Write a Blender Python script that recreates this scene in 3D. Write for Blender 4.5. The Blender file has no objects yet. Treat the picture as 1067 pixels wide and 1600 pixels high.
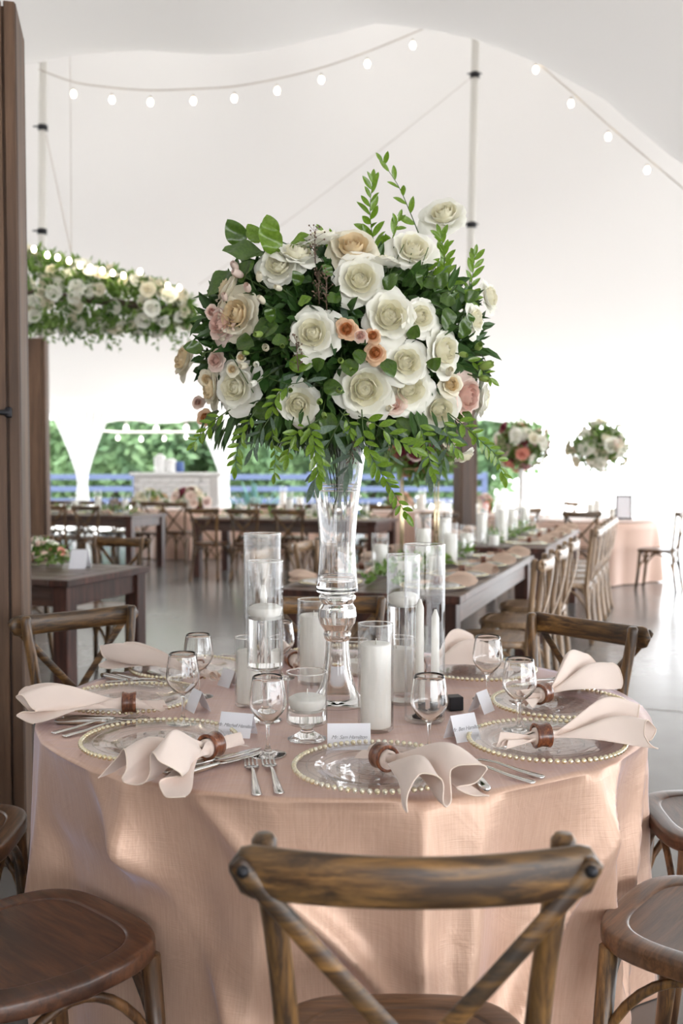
import bpy, math, random
from math import pi, sin, cos, sqrt, atan2, radians
from mathutils import Vector, Matrix, noise as mnoise

random.seed(7)
SC = bpy.context.scene
COL = SC.collection

# ------------------------------------------------------------------ camera
F, HOR, CX, CAMH = 1550.0, 736.0, 533.5, 1.33
PITCH = math.atan((800 - HOR) / F)
cam = bpy.data.cameras.new('camera')
cam.sensor_fit = 'VERTICAL'; cam.sensor_height = 36.0; cam.lens = 36.0 * F / 1600.0
cam.clip_end = 300
cam.dof.use_dof = True; cam.dof.focus_distance = 2.12; cam.dof.aperture_fstop = 3.6
co = bpy.data.objects.new('camera', cam); COL.objects.link(co)
co.location = (0, 0, CAMH); co.rotation_euler = (pi / 2 - PITCH, 0, 0)
SC.camera = co
SC.view_settings.view_transform = 'Standard'; SC.view_settings.look = 'None'
SC.view_settings.gamma = 1.0; SC.view_settings.use_curve_mapping = False
SC.view_settings.exposure = 1.02
SC.cycles.max_bounces = 14; SC.cycles.transmission_bounces = 12
SC.cycles.transparent_max_bounces = 32; SC.cycles.glossy_bounces = 6; SC.cycles.diffuse_bounces = 5
SC.cycles.sample_clamp_indirect = 6.0

# ------------------------------------------------------------------ world + sun
w = bpy.data.worlds.new('world'); SC.world = w; w.use_nodes = True
bg = w.node_tree.nodes['Background']
bg.inputs['Color'].default_value = (0.93, 0.96, 1.0, 1); bg.inputs['Strength'].default_value = 4.2
sl = bpy.data.lights.new('sun', 'SUN'); sl.energy = 2.0; sl.angle = radians(3); sl.color = (1, .95, .87)
so = bpy.data.objects.new('sun', sl); COL.objects.link(so)
so.rotation_euler = Vector((-0.55, -0.35, -1.0)).to_track_quat('-Z', 'Y').to_euler()

# ------------------------------------------------------------------ helpers
def W(px, py, Y):
    """world point at distance Y (metres along the floor) seen at a picture position"""
    dx, dy, dz = (px - CX), F, (800 - py)
    y = dy * cos(PITCH) + dz * sin(PITCH); z = -dy * sin(PITCH) + dz * cos(PITCH)
    k = Y / y
    return Vector((dx * k, Y, CAMH + z * k))
def G(px, py, zz):
    dx, dy, dz = (px - CX), F, (800 - py)
    y = dy * cos(PITCH) + dz * sin(PITCH); z = -dy * sin(PITCH) + dz * cos(PITCH)
    k = (zz - CAMH) / z
    return Vector((dx * k, y * k, zz))
def V(*a): return Vector(a)
def lerp(a, b, t): return a + (b - a) * t
def crom(pts, t):
    n = len(pts) - 1; x = max(0, min(n - 1e-6, t * n)); i = int(x); f = x - i
    p = [pts[max(0, i - 1)], pts[i], pts[min(n, i + 1)], pts[min(n, i + 2)]]
    return 0.5 * ((2 * p[1]) + (p[2] - p[0]) * f + (2 * p[0] - 5 * p[1] + 4 * p[2] - p[3]) * f * f + (3 * p[1] - p[0] - 3 * p[2] + p[3]) * f ** 3)

class MB:
    hard = .0012
    def __init__(s): s.v = []; s.f = []
    def add(s, v, f):
        o = len(s.v); s.v += [tuple(p) for p in v]; s.f += [tuple(i + o for i in q) for q in f]; return s
    def box(s, c, d, rz=0, bev=0.0, M=None):
        hx, hy, hz = d[0] / 2, d[1] / 2, d[2] / 2
        b = min(bev, hx * .9, hy * .9, hz * .9)
        if b <= 0:
            v = [V(x, y, z) for x in (-hx, hx) for y in (-hy, hy) for z in (-hz, hz)]
            f = [(0, 1, 3, 2), (4, 6, 7, 5), (0, 4, 5, 1), (2, 3, 7, 6), (0, 2, 6, 4), (1, 5, 7, 3)]
        else:
            v = []; idx = {}
            for X in (-1, 1):
                for Y in (-1, 1):
                    for Z in (-1, 1):
                        for k, (a, bb, cc) in enumerate(((0, 1, 1), (1, 0, 1), (1, 1, 0))):
                            idx[(X, Y, Z, k)] = len(v)
                            v.append(V(X * (hx - b * a), Y * (hy - b * bb), Z * (hz - b * cc)))
            f = []
            for X in (-1, 1):
                q = [idx[(X, -1, -1, 0)], idx[(X, 1, -1, 0)], idx[(X, 1, 1, 0)], idx[(X, -1, 1, 0)]]; f.append(tuple(q if X > 0 else q[::-1]))
            for Y in (-1, 1):
                q = [idx[(-1, Y, -1, 1)], idx[(1, Y, -1, 1)], idx[(1, Y, 1, 1)], idx[(-1, Y, 1, 1)]]; f.append(tuple(q if Y < 0 else q[::-1]))
            for Z in (-1, 1):
                q = [idx[(-1, -1, Z, 2)], idx[(1, -1, Z, 2)], idx[(1, 1, Z, 2)], idx[(-1, 1, Z, 2)]]; f.append(tuple(q if Z > 0 else q[::-1]))
            for X in (-1, 1):
                for Y in (-1, 1):
                    q = [idx[(X, Y, -1, 0)], idx[(X, Y, 1, 0)], idx[(X, Y, 1, 1)], idx[(X, Y, -1, 1)]]; f.append(tuple(q if X * Y < 0 else q[::-1]))
                for Z in (-1, 1):
                    q = [idx[(X, -1, Z, 0)], idx[(X, 1, Z, 0)], idx[(X, 1, Z, 2)], idx[(X, -1, Z, 2)]]; f.append(tuple(q if X * Z > 0 else q[::-1]))
            for Y in (-1, 1):
                for Z in (-1, 1):
                    q = [idx[(-1, Y, Z, 1)], idx[(1, Y, Z, 1)], idx[(1, Y, Z, 2)], idx[(-1, Y, Z, 2)]]; f.append(tuple(q if Y * Z < 0 else q[::-1]))
            for X in (-1, 1):
                for Y in (-1, 1):
                    for Z in (-1, 1):
                        q = [idx[(X, Y, Z, k)] for k in range(3)]; f.append(tuple(q if X * Y * Z > 0 else q[::-1]))
        R = Matrix.Rotation(rz, 3, 'Z') if M is None else M
        s.add([R @ p + Vector(c) for p in v], f); return s
    def lathe(s, prof, seg=32, c=(0, 0, 0), cap=False):
        q = [prof[0]]
        for (r0, z0), (r1, z1) in zip(prof, prof[1:]):
            L = sqrt((r1 - r0) ** 2 + (z1 - z0) ** 2)
            if L > .012 and s.hard:
                e = s.hard / L
                if e < .3: q += [(lerp(r0, r1, e), lerp(z0, z1, e)), (lerp(r0, r1, 1 - e), lerp(z0, z1, 1 - e))]
            q.append((r1, z1))
        prof = q; v = []; f = []; n = len(prof)
        for k in range(seg):
            a = 2 * pi * k / seg
            for r, z in prof: v.append((c[0] + r * cos(a), c[1] + r * sin(a), c[2] + z))
        for k in range(seg):
            k2 = (k + 1) % seg
            for i in range(n - 1):
                f.append((k * n + i, k2 * n + i, k2 * n + i + 1, k * n + i + 1))
        s.add(v, f); return s
    def tube(s, pts, r, seg=8, flat=1.0, up=None, cap=True):
        """r number or list; flat = thickness ratio along the 'up' side direction"""
        pts = [Vector(p) for p in pts]; n = len(pts)
        rr = r if isinstance(r, (list, tuple)) else [r] * n
        v = []; f = []; prev = None
        for i in range(n):
            t = (pts[min(n - 1, i + 1)] - pts[max(0, i - 1)]).normalized()
            if up is not None:
                a = Vector(up) - t * Vector(up).dot(t)
                a = a.normalized() if a.length > 1e-6 else t.orthogonal().normalized()
            elif prev is None: a = t.orthogonal().normalized()
            else:
                a = prev - t * prev.dot(t); a = a.normalized() if a.length > 1e-6 else t.orthogonal().normalized()
            prev = a; b = t.cross(a)
            for k in range(seg):
                q = 2 * pi * k / seg
                v.append(pts[i] + (a * cos(q) * flat + b * sin(q)) * rr[i])
        for i in range(n - 1):
            for k in range(seg):
                k2 = (k + 1) % seg
                f.append((i * seg + k, i * seg + k2, (i + 1) * seg + k2, (i + 1) * seg + k))
        if cap: f.append(tuple(range(seg))[::-1]); f.append(tuple((n - 1) * seg + k for k in range(seg)))
        s.add(v, f); return s
    def grid(s, fn, nu, nv, wrap=False):
        v = [fn(i / nu, j / nv) for j in range(nv + 1) for i in range(nu + (0 if wrap else 1))]
        m = nu if wrap else nu + 1; f = []
        for j in range(nv):
            for i in range(nu):
                i2 = (i + 1) % m
                f.append((j * m + i, j * m + i2, (j + 1) * m + i2, (j + 1) * m + i))
        s.add(v, f); return s
    def ball(s, c, r, seg=10, rings=6, sq=(1, 1, 1)):
        def fn(u, v): 
            a = 2 * pi * u; b = pi * v
            return V(c[0] + r * sq[0] * sin(b) * cos(a), c[1] + r * sq[1] * sin(b) * sin(a), c[2] - r * sq[2] * cos(b))
        return s.grid(fn, seg, rings, True)
    def mesh(s, name, mat, smooth=True):
        m = bpy.data.meshes.new(name); m.from_pydata(s.v, [], s.f)
        if smooth: m.polygons.foreach_set('use_smooth', [True] * len(m.polygons))
        if mat: m.materials.append(mat)
        m.update(); return m
    def obj(s, name, mat, parent=None, smooth=True, loc=None):
        return mk(name, s.mesh(name, mat, smooth), parent, loc)
def mk(name, mesh, parent=None, loc=None, M=None):
    o = bpy.data.objects.new(name, mesh); COL.objects.link(o)
    if parent: o.parent = parent
    if loc is not None: o.location = loc
    if M is not None: o.matrix_basis = M
    return o
def tag(o, label=None, cat=None, group=None, kind=None):
    if label: o['label'] = label
    if cat: o['category'] = cat
    if group: o['group'] = group
    if kind: o['kind'] = kind
    return o
def thing(name, label, cat, loc=(0, 0, 0), rz=0.0, group=None):
    o = bpy.data.objects.new(name, None); COL.objects.link(o); o.empty_display_size = .05
    o.location = loc; o.rotation_euler = (0, 0, rz)
    return tag(o, label, cat, group)
KIDS = {}
def kids(o):
    return [c for c in o.children]
def dup(src, loc=None, rz=None, label=None, group=None, parent=None, remat=None):
    def rec(o, par):
        c = o.copy(); COL.objects.link(c); c.parent = par
        if remat and o.type == 'MESH' and o.data.materials and o.data.materials[0] in remat:
            nm = REMAT.get((o.data.name, id(remat)))
            if nm is None:
                nm = o.data.copy(); nm.materials[0] = remat[o.data.materials[0]]; REMAT[(o.data.name, id(remat))] = nm
            c.data = nm
        for k in kids(o): rec(k, c)
        return c
    r = rec(src, parent)
    if loc is not None: r.location = loc
    if rz is not None: r.rotation_euler = (0, 0, rz)
    if label: r['label'] = label
    if group: r['group'] = group
    elif 'group' in r and label: del r['group']
    return r
REMAT = {}
def frame(dirY, nZ, origin, sc=1.0):
    y = Vector(dirY).normalized(); z = Vector(nZ); z = z - y * z.dot(y)
    z = z.normalized() if z.length > 1e-5 else y.orthogonal().normalized()
    x = y.cross(z)
    M = Matrix.Identity(4)
    for i in range(3): M[i][0] = x[i] * sc; M[i][1] = y[i] * sc; M[i][2] = z[i] * sc; M[i][3] = origin[i]
    return M

# ------------------------------------------------------------------ materials
def newmat(name):
    m = bpy.data.materials.new(name); m.use_nodes = True
    nt = m.node_tree; b = nt.nodes['Principled BSDF']
    return m, nt, b, nt.nodes['Material Output']
def mat(name, col, rough=.5, metal=0, spec=.5, var=None, vscale=(5, 5, 5), detail=4, bump=0, bscale=None, ramp=(.35, .65),
        trans=0, tcol=None, sheen=0, aniso=0, coat=0, coords='Object', dist=0):
    m, nt, b, out = newmat(name)
    b.inputs['Base Color'].default_value = (*col, 1); b.inputs['Roughness'].default_value = rough
    b.inputs['Metallic'].default_value = metal; b.inputs['Specular IOR Level'].default_value = spec
    b.inputs['Sheen Weight'].default_value = sheen; b.inputs['Coat Weight'].default_value = coat
    b.inputs['Anisotropic'].default_value = aniso
    tc = nt.nodes.new('ShaderNodeTexCoord')
    csock = None
    if var or bump:
        mp = nt.nodes.new('ShaderNodeMapping'); mp.inputs['Scale'].default_value = vscale
        nt.links.new(tc.outputs[coords], mp.inputs['Vector'])
        nz = nt.nodes.new('ShaderNodeTexNoise'); nz.inputs['Scale'].default_value = 1; nz.inputs['Detail'].default_value = detail
        nz.inputs['Distortion'].default_value = dist
        nt.links.new(mp.outputs[0], nz.inputs['Vector'])
    if var:
        rp = nt.nodes.new('ShaderNodeValToRGB'); e = rp.color_ramp.elements
        e[0].position = ramp[0]; e[0].color = (*col, 1); e[1].position = ramp[1]; e[1].color = (*var, 1)
        nt.links.new(nz.outputs['Fac'], rp.inputs[0]); nt.links.new(rp.outputs[0], b.inputs['Base Color']); csock = rp.outputs[0]
    if bump:
        n2 = nz
        if bscale:
            mp2 = nt.nodes.new('ShaderNodeMapping'); mp2.inputs['Scale'].default_value = bscale
            nt.links.new(tc.outputs[coords], mp2.inputs['Vector'])
            n2 = nt.nodes.new('ShaderNodeTexNoise'); n2.inputs['Scale'].default_value = 1; n2.inputs['Detail'].default_value = 3
            nt.links.new(mp2.outputs[0], n2.inputs['Vector'])
        bp = nt.nodes.new('ShaderNodeBump'); bp.inputs['Strength'].default_value = bump; bp.inputs['Distance'].default_value = .01
        nt.links.new(n2.outputs['Fac'], bp.inputs['Height']); nt.links.new(bp.outputs[0], b.inputs['Normal'])
    if trans:
        t = nt.nodes.new('ShaderNodeBsdfTranslucent'); t.inputs[0].default_value = (*(tcol or col), 1)
        mx = nt.nodes.new('ShaderNodeMixShader'); mx.inputs[0].default_value = trans
        if csock is not None and tcol is None: nt.links.new(csock, t.inputs[0])
        nt.links.new(b.outputs[0], mx.inputs[1]); nt.links.new(t.outputs[0], mx.inputs[2]); nt.links.new(mx.outputs[0], out.inputs[0])
    return m
def emit(name, col, s):
    m, nt, b, out = newmat(name); b.inputs['Base Color'].default_value = (*col, 1)
    b.inputs['Emission Color'].default_value = (*col, 1); b.inputs['Emission Strength'].default_value = s
    return m
def thin_glass(name, tint=(.997, .997, .996), refl=1.0, edge=(.66, .67, .67)):
    m, nt, b, out = newmat(name); nt.nodes.remove(b)
    lw = nt.nodes.new('ShaderNodeLayerWeight'); lw.inputs['Blend'].default_value = .5
    pw = nt.nodes.new('ShaderNodeMath'); pw.operation = 'POWER'; pw.inputs[1].default_value = 5
    nt.links.new(lw.outputs['Facing'], pw.inputs[0])
    mc = nt.nodes.new('ShaderNodeMix'); mc.data_type = 'RGBA'
    mc.inputs[6].default_value = (*tint, 1); mc.inputs[7].default_value = (*edge, 1)
    nt.links.new(pw.outputs[0], mc.inputs[0])
    tr = nt.nodes.new('ShaderNodeBsdfTransparent'); nt.links.new(mc.outputs[2], tr.inputs[0])
    gl = nt.nodes.new('ShaderNodeBsdfGlossy'); gl.inputs['Roughness'].default_value = .02
    p2 = nt.nodes.new('ShaderNodeMath'); p2.operation = 'POWER'; p2.inputs[1].default_value = 4.2
    nt.links.new(lw.outputs['Facing'], p2.inputs[0])
    ml = nt.nodes.new('ShaderNodeMath'); ml.operation = 'MULTIPLY_ADD'; ml.inputs[1].default_value = .9; ml.inputs[2].default_value = .045 * refl; ml.use_clamp = True
    nt.links.new(p2.outputs[0], ml.inputs[0])
    mx = nt.nodes.new('ShaderNodeMixShader'); nt.links.new(ml.outputs[0], mx.inputs[0])
    nt.links.new(tr.outputs[0], mx.inputs[1]); nt.links.new(gl.outputs[0], mx.inputs[2]); nt.links.new(mx.outputs[0], out.inputs[0])
    return m
def real_glass(name, ior=1.48, col=(1, 1, 1)):
    m, nt, b, out = newmat(name); nt.nodes.remove(b)
    g = nt.nodes.new('ShaderNodeBsdfGlass'); g.inputs['IOR'].default_value = ior; g.inputs['Color'].default_value = (*col, 1); g.inputs['Roughness'].default_value = 0
    nt.links.new(g.outputs[0], out.inputs[0]); return m
M_ = {}
M_['glass'] = thin_glass('clear_glass', refl=.9)
M_['glassv'] = thin_glass('vase_glass', tint=(.985, .992, .99), refl=1.8, edge=(.40, .44, .46))
M_['solid'] = real_glass('cut_glass')
M_['water'] = real_glass('water', 1.33)
M_['wax'] = mat('candle_wax', (.97, .96, .93), .45, trans=.25, var=(.93, .92, .87), vscale=(3, 3, 3))
M_['wick'] = mat('wick', (.75, .72, .65), .8)
M_['iron'] = mat('dark_iron', (.03, .03, .035), .45, metal=.6)
M_['steel'] = mat('polished_steel', (.72, .71, .69), .14, metal=1, bump=.05, vscale=(20, 200, 20))
M_['gold'] = mat('pale_gold_bead', (.85, .75, .50), .22, metal=.8, var=(.92, .87, .70), vscale=(30, 30, 30))
M_['silverbead'] = mat('clear_gold_bead', (.85, .82, .72), .15, metal=.55, var=(.80, .70, .45), vscale=(60, 60, 60))
M_['brass'] = mat('brass_rod', (.75, .62, .38), .25, metal=1)
def wood(name, dark, light, sc, rough=.38, gold=None, bump=.35, ramp=(.38, .62), coat=.15):
    m, nt, b, out = newmat(name)
    tc = nt.nodes.new('ShaderNodeTexCoord'); mp = nt.nodes.new('ShaderNodeMapping'); mp.inputs['Scale'].default_value = sc
    oi = nt.nodes.new('ShaderNodeObjectInfo'); ad = nt.nodes.new('ShaderNodeVectorMath'); ad.operation = 'ADD'
    sclr = nt.nodes.new('ShaderNodeMath'); sclr.operation = 'MULTIPLY'; sclr.inputs[1].default_value = 7
    nt.links.new(oi.outputs['Random'], sclr.inputs[0])
    nt.links.new(tc.outputs['Object'], ad.inputs[0]); nt.links.new(sclr.outputs[0], ad.inputs[1]); nt.links.new(ad.outputs[0], mp.inputs[0])
    n1 = nt.nodes.new('ShaderNodeTexNoise'); n1.inputs['Scale'].default_value = 1; n1.inputs['Detail'].default_value = 8; n1.inputs['Roughness'].default_value = .65; n1.inputs['Distortion'].default_value = .4
    nt.links.new(mp.outputs[0], n1.inputs['Vector'])
    n2 = nt.nodes.new('ShaderNodeTexNoise'); n2.inputs['Scale'].default_value = .22; n2.inputs['Detail'].default_value = 3
    nt.links.new(mp.outputs[0], n2.inputs['Vector'])
    r1 = nt.nodes.new('ShaderNodeValToRGB'); e = r1.color_ramp.elements
    e[0].position = ramp[0]; e[0].color = (*dark, 1); e[1].position = ramp[1]; e[1].color = (*light, 1)
    nt.links.new(n1.outputs['Fac'], r1.inputs[0])
    r2 = nt.nodes.new('ShaderNodeValToRGB'); e = r2.color_ramp.elements; e[0].position = .42; e[0].color = (0, 0, 0, 1); e[1].position = .66; e[1].color = (1, 1, 1, 1)
    nt.links.new(n2.outputs['Fac'], r2.inputs[0])
    mx = nt.nodes.new('ShaderNodeMix'); mx.data_type = 'RGBA'; g = gold or tuple(c * .55 for c in dark)
    mx.inputs[7].default_value = (*g, 1); ml = nt.nodes.new('ShaderNodeMath'); ml.operation = 'MULTIPLY'; ml.inputs[1].default_value = .75
    nt.links.new(r2.outputs[0], ml.inputs[0]); nt.links.new(ml.outputs[0], mx.inputs[0]); nt.links.new(r1.outputs[0], mx.inputs[6])
    nt.links.new(mx.outputs[2], b.inputs['Base Color']); b.inputs['Roughness'].default_value = rough; b.inputs['Coat Weight'].default_value = coat; b.inputs['Coat Roughness'].default_value = .3
    bp = nt.nodes.new('ShaderNodeBump'); bp.inputs['Strength'].default_value = bump; bp.inputs['Distance'].default_value = .002
    nt.links.new(n1.outputs['Fac'], bp.inputs['Height']); nt.links.new(bp.outputs[0], b.inputs['Normal'])
    return m
CD, CL, CG = (.05, .022, .008), (.36, .185, .055), (.026, .020, .014)
M_['wx'] = wood('chair_wood_across', CD, CL, (7, 70, 70), gold=CG, ramp=(.42, .68))
M_['wz'] = wood('chair_wood_upright', CD, CL, (70, 70, 7), gold=CG, ramp=(.42, .68))
M_['seat'] = wood('seat_wood', (.06, .028, .013), (.17, .08, .035), (9, 90, 60), rough=.3, gold=(.05, .025, .014))
SD, SL2 = (.05, .02, .011), (.135, .054, .026)
M_['sx'] = wood('red_brown_wood_across', SD, SL2, (9, 70, 70), rough=.3)
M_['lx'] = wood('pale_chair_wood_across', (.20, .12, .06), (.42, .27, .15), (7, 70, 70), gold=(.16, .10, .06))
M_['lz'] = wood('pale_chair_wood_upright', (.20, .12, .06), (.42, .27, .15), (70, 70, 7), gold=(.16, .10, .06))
M_['tab'] = wood('farm_table_wood', (.045, .021, .014), (.125, .060, .042), (4, 40, 40), rough=.35, gold=(.10, .08, .07))
M_['tabz'] = wood('farm_table_leg_wood', (.040, .015, .010), (.115, .042, .028), (40, 40, 4), rough=.4)
M_['post'] = wood('stained_post_wood', (.065, .032, .018), (.20, .11, .062), (28, 28, 1.6), rough=.55, gold=(.03, .017, .012), coat=0, ramp=(.3, .7))
M_['ring'] = wood('polished_ring_wood', (.10, .02, .008), (.34, .11, .035), (40, 260, 260), rough=.15, coat=.6)
M_['rose'] = mat('white_rose_petal', (.94, .93, .85), .55, spec=.3, trans=.22)
M_['rosec'] = mat('rose_heart', (.93, .90, .74), .55, spec=.3, trans=.3)
M_['cream'] = mat('cream_rose_petal', (.88, .83, .68), .55, spec=.3, trans=.22)
M_['creamc'] = mat('cream_rose_heart', (.86, .72, .48), .55, spec=.3, trans=.3)
M_['blush'] = mat('blush_rose_petal', (.86, .70, .62), .55, spec=.3, trans=.22)
M_['blushc'] = mat('blush_rose_heart', (.82, .58, .50), .55, spec=.3, trans=.3)
M_['peach'] = mat('peach_rose_petal', (.84, .58, .38), .55, spec=.3, trans=.22)
M_['peachc'] = mat('peach_rose_heart', (.72, .34, .14), .55, spec=.3, trans=.3)
M_['mauve'] = mat('mauve_rose_petal', (.58, .34, .36), .55, spec=.3, trans=.2)
M_['coral'] = mat('coral_rose_petal', (.80, .36, .28), .55, spec=.3, trans=.2)
M_['wine'] = mat('burgundy_rose_petal', (.20, .03, .05), .55, spec=.3, trans=.2)
M_['ruscus'] = mat('bright_green_leaf', (.105, .20, .014), .26, spec=.7, var=(.20, .33, .035), vscale=(9, 9, 9), trans=.3, tcol=(.28, .5, .05))
M_['broad'] = mat('dark_green_leaf', (.038, .088, .010), .28, spec=.7, var=(.08, .15, .018), vscale=(12, 12, 12), trans=.18, tcol=(.13, .28, .03))
M_['euc'] = mat('grey_green_leaf', (.10, .16, .11), .5, spec=.3, var=(.17, .23, .17), vscale=(8, 8, 8), trans=.15)
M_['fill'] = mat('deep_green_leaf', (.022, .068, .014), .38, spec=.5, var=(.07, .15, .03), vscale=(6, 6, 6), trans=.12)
M_['lime'] = mat('lime_bud', (.32, .45, .11), .45, trans=.2)
M_['stem'] = mat('green_stem', (.07, .12, .03), .5)
M_['brown'] = mat('brown_twig', (.16, .10, .07), .6)
M_['napkin'] = mat('blush_napkin_cloth', (.86, .73, .655), .8, spec=.2, sheen=.3, bump=.12, vscale=(8, 8, 8), bscale=(700, 700, 700), var=(.84, .71, .64))
M_['hem'] = mat('napkin_hem', (.90, .76, .66), .75, spec=.2)
M_['card'] = mat('white_card', (.88, .89, .95), .7, spec=.2)
M_['ink'] = mat('grey_ink', (.30, .30, .34), .7)
M_['white'] = mat('white_paint', (.85, .85, .84), .5)

# tablecloth satin: fine vertical slubs, silky sheen, its blue tint paints in reflected sky
def satin(name, col, var):
    m, nt, b, out = newmat(name)
    tc = nt.nodes.new('ShaderNodeTexCoord')
    mp = nt.nodes.new('ShaderNodeMapping'); mp.inputs['Scale'].default_value = (900, 14, 1)
    nt.links.new(tc.outputs['UV'], mp.inputs[0])
    n = nt.nodes.new('ShaderNodeTexNoise'); n.inputs['Scale'].default_value = 1; n.inputs['Detail'].default_value = 3
    nt.links.new(mp.outputs[0], n.inputs['Vector'])
    mp3 = nt.nodes.new('ShaderNodeMapping'); mp3.inputs['Scale'].default_value = (60, 500, 1)
    nt.links.new(tc.outputs['UV'], mp3.inputs[0])
    n3 = nt.nodes.new('ShaderNodeTexNoise'); n3.inputs['Scale'].default_value = 1; n3.inputs['Detail'].default_value = 2
    nt.links.new(mp3.outputs[0], n3.inputs['Vector'])
    rp = nt.nodes.new('ShaderNodeValToRGB'); e = rp.color_ramp.elements; e[0].position = .4; e[0].color = (*col, 1); e[1].position = .75; e[1].color = (*var, 1)
    nt.links.new(n.outputs['Fac'], rp.inputs[0]); nt.links.new(rp.outputs[0], b.inputs['Base Color'])
    b.inputs['Roughness'].default_value = .44; b.inputs['Specular IOR Level'].default_value = .75
    b.inputs['Sheen Weight'].default_value = .55; b.inputs['Sheen Roughness'].default_value = .35; b.inputs['Sheen Tint'].default_value = (.74, .74, 1, 1)
    b.inputs['Metallic'].default_value = .28
    am = nt.nodes.new('ShaderNodeMath'); am.operation = 'ADD'; nt.links.new(n.outputs['Fac'], am.inputs[0]); nt.links.new(n3.outputs['Fac'], am.inputs[1])
    n4 = nt.nodes.new('ShaderNodeTexNoise'); n4.inputs['Scale'].default_value = 9; n4.inputs['Detail'].default_value = 3; n4.inputs['Distortion'].default_value = 1.2
    nt.links.new(tc.outputs['Object'], n4.inputs['Vector'])
    m4 = nt.nodes.new('ShaderNodeMath'); m4.operation = 'MULTIPLY_ADD'; m4.inputs[1].default_value = 9; nt.links.new(n4.outputs['Fac'], m4.inputs[0]); nt.links.new(am.outputs[0], m4.inputs[2])
    bp = nt.nodes.new('ShaderNodeBump'); bp.inputs['Strength'].default_value = .22; bp.inputs['Distance'].default_value = .002
    nt.links.new(m4.outputs[0], bp.inputs['Height']); nt.links.new(bp.outputs[0], b.inputs['Normal'])
    return m
M_['satin'] = satin('dusty_rose_satin', (.67, .435, .315), (.73, .50, .375))
M_['tan'] = mat('tan_table_linen', (.62, .42, .33), .5, spec=.4, sheen=.4)

# floor: polished concrete
def concrete():
    m, nt, b, out = newmat('polished_concrete')
    tc = nt.nodes.new('ShaderNodeTexCoord')
    n = nt.nodes.new('ShaderNodeTexNoise'); n.inputs['Scale'].default_value = .9; n.inputs['Detail'].default_value = 9; n.inputs['Roughness'].default_value = .62
    nt.links.new(tc.outputs['Object'], n.inputs['Vector'])
    rp = nt.nodes.new('ShaderNodeValToRGB'); e = rp.color_ramp.elements; e[0].position = .3; e[0].color = (.15, .145, .14, 1); e[1].position = .7; e[1].color = (.215, .21, .205, 1)
    nt.links.new(n.outputs['Fac'], rp.inputs[0]); nt.links.new(rp.outputs[0], b.inputs['Base Color'])
    r2 = nt.nodes.new('ShaderNodeMapRange'); r2.inputs[3].default_value = .14; r2.inputs[4].default_value = .28
    nt.links.new(n.outputs['Fac'], r2.inputs[0]); nt.links.new(r2.outputs[0], b.inputs['Roughness'])
    b.inputs['Specular IOR Level'].default_value = .6
    n2 = nt.nodes.new('ShaderNodeTexNoise'); n2.inputs['Scale'].default_value = 14; n2.inputs['Detail'].default_value = 5
    nt.links.new(tc.outputs['Object'], n2.inputs['Vector'])
    bp = nt.nodes.new('ShaderNodeBump'); bp.inputs['Strength'].default_value = .05; bp.inputs['Distance'].default_value = .01
    nt.links.new(n2.outputs['Fac'], bp.inputs['Height']); nt.links.new(bp.outputs[0], b.inputs['Normal'])
    return m
M_['floor'] = concrete()
M_['tent'] = mat('white_tent_fabric', (.80, .775, .75), .7, spec=.2, trans=.055, tcol=(.80, .765, .73), bump=.05, vscale=(2, 2, 2), bscale=(9, .6, 9))
M_['blocker'] = mat('grey_light_blocker', (.32, .31, .31), .8)  # dim grey for the added off-frame sheets that block light
M_['drape'] = mat('white_drape', (.86, .86, .85), .8, trans=.4, tcol=(.88, .88, .87))
M_['pole'] = mat('grey_pole_metal', (.68, .66, .62), .5, metal=.1)
M_['wire'] = mat('light_cord', (.55, .50, .45), .6)
M_['bulb'] = emit('warm_bulb_glow', (1.0, .86, .62), 9)
M_['bulbw'] = emit('daylit_bulb', (1.0, .96, .88), 1.5)
M_['ground'] = mat('pale_gravel', (.62, .60, .56), .9, var=(.72, .70, .66), vscale=(3, 3, 3))
M_['fence'] = mat('slate_blue_paint', (.045, .065, .13), .6)
M_['treeA'] = mat('tree_foliage', (.06, .12, .06), .6, var=(.15, .24, .11), vscale=(1.2, 1.2, 1.2), trans=.3, tcol=(.18, .3, .12))
M_['bark'] = mat('tree_bark', (.12, .09, .07), .9)
M_['agave'] = mat('blue_green_agave', (.22, .48, .46), .5, trans=.2)
M_['brick'] = mat('whitewashed_brick', (.74, .72, .70), .8, var=(.80, .79, .78), vscale=(6, 6, 6))
M_['mortar'] = mat('mortar', (.6, .58, .56), .9)
M_['steelblue'] = mat('blue_cooler_plastic', (.08, .14, .35), .4)

# ------------------------------------------------------------------ setting: floor, tent
def struct(o): o['kind'] = 'structure'; return o
UU, VV = V(.326, .945, 0), V(-.945, .326, 0)
f = MB(); f.box((0, 8, -.05), (40, 26, .1)); struct(f.obj('floor', M_['floor'], smooth=False))
g = MB(); g.box((0, 40, -.15), (240, 200, .1)); struct(g.obj('ground_outside', M_['ground'], smooth=False))
# floor saw-cut joint
j = MB(); p0 = G(880, 1098, 0); p1 = G(1067, 1112, 0); d = (p1 - p0).normalized()
j.tube([p0 - d * 1.5, p1 + d * 3], .0035, 4); struct(j.obj('trim_1', M_['mortar']))

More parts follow.
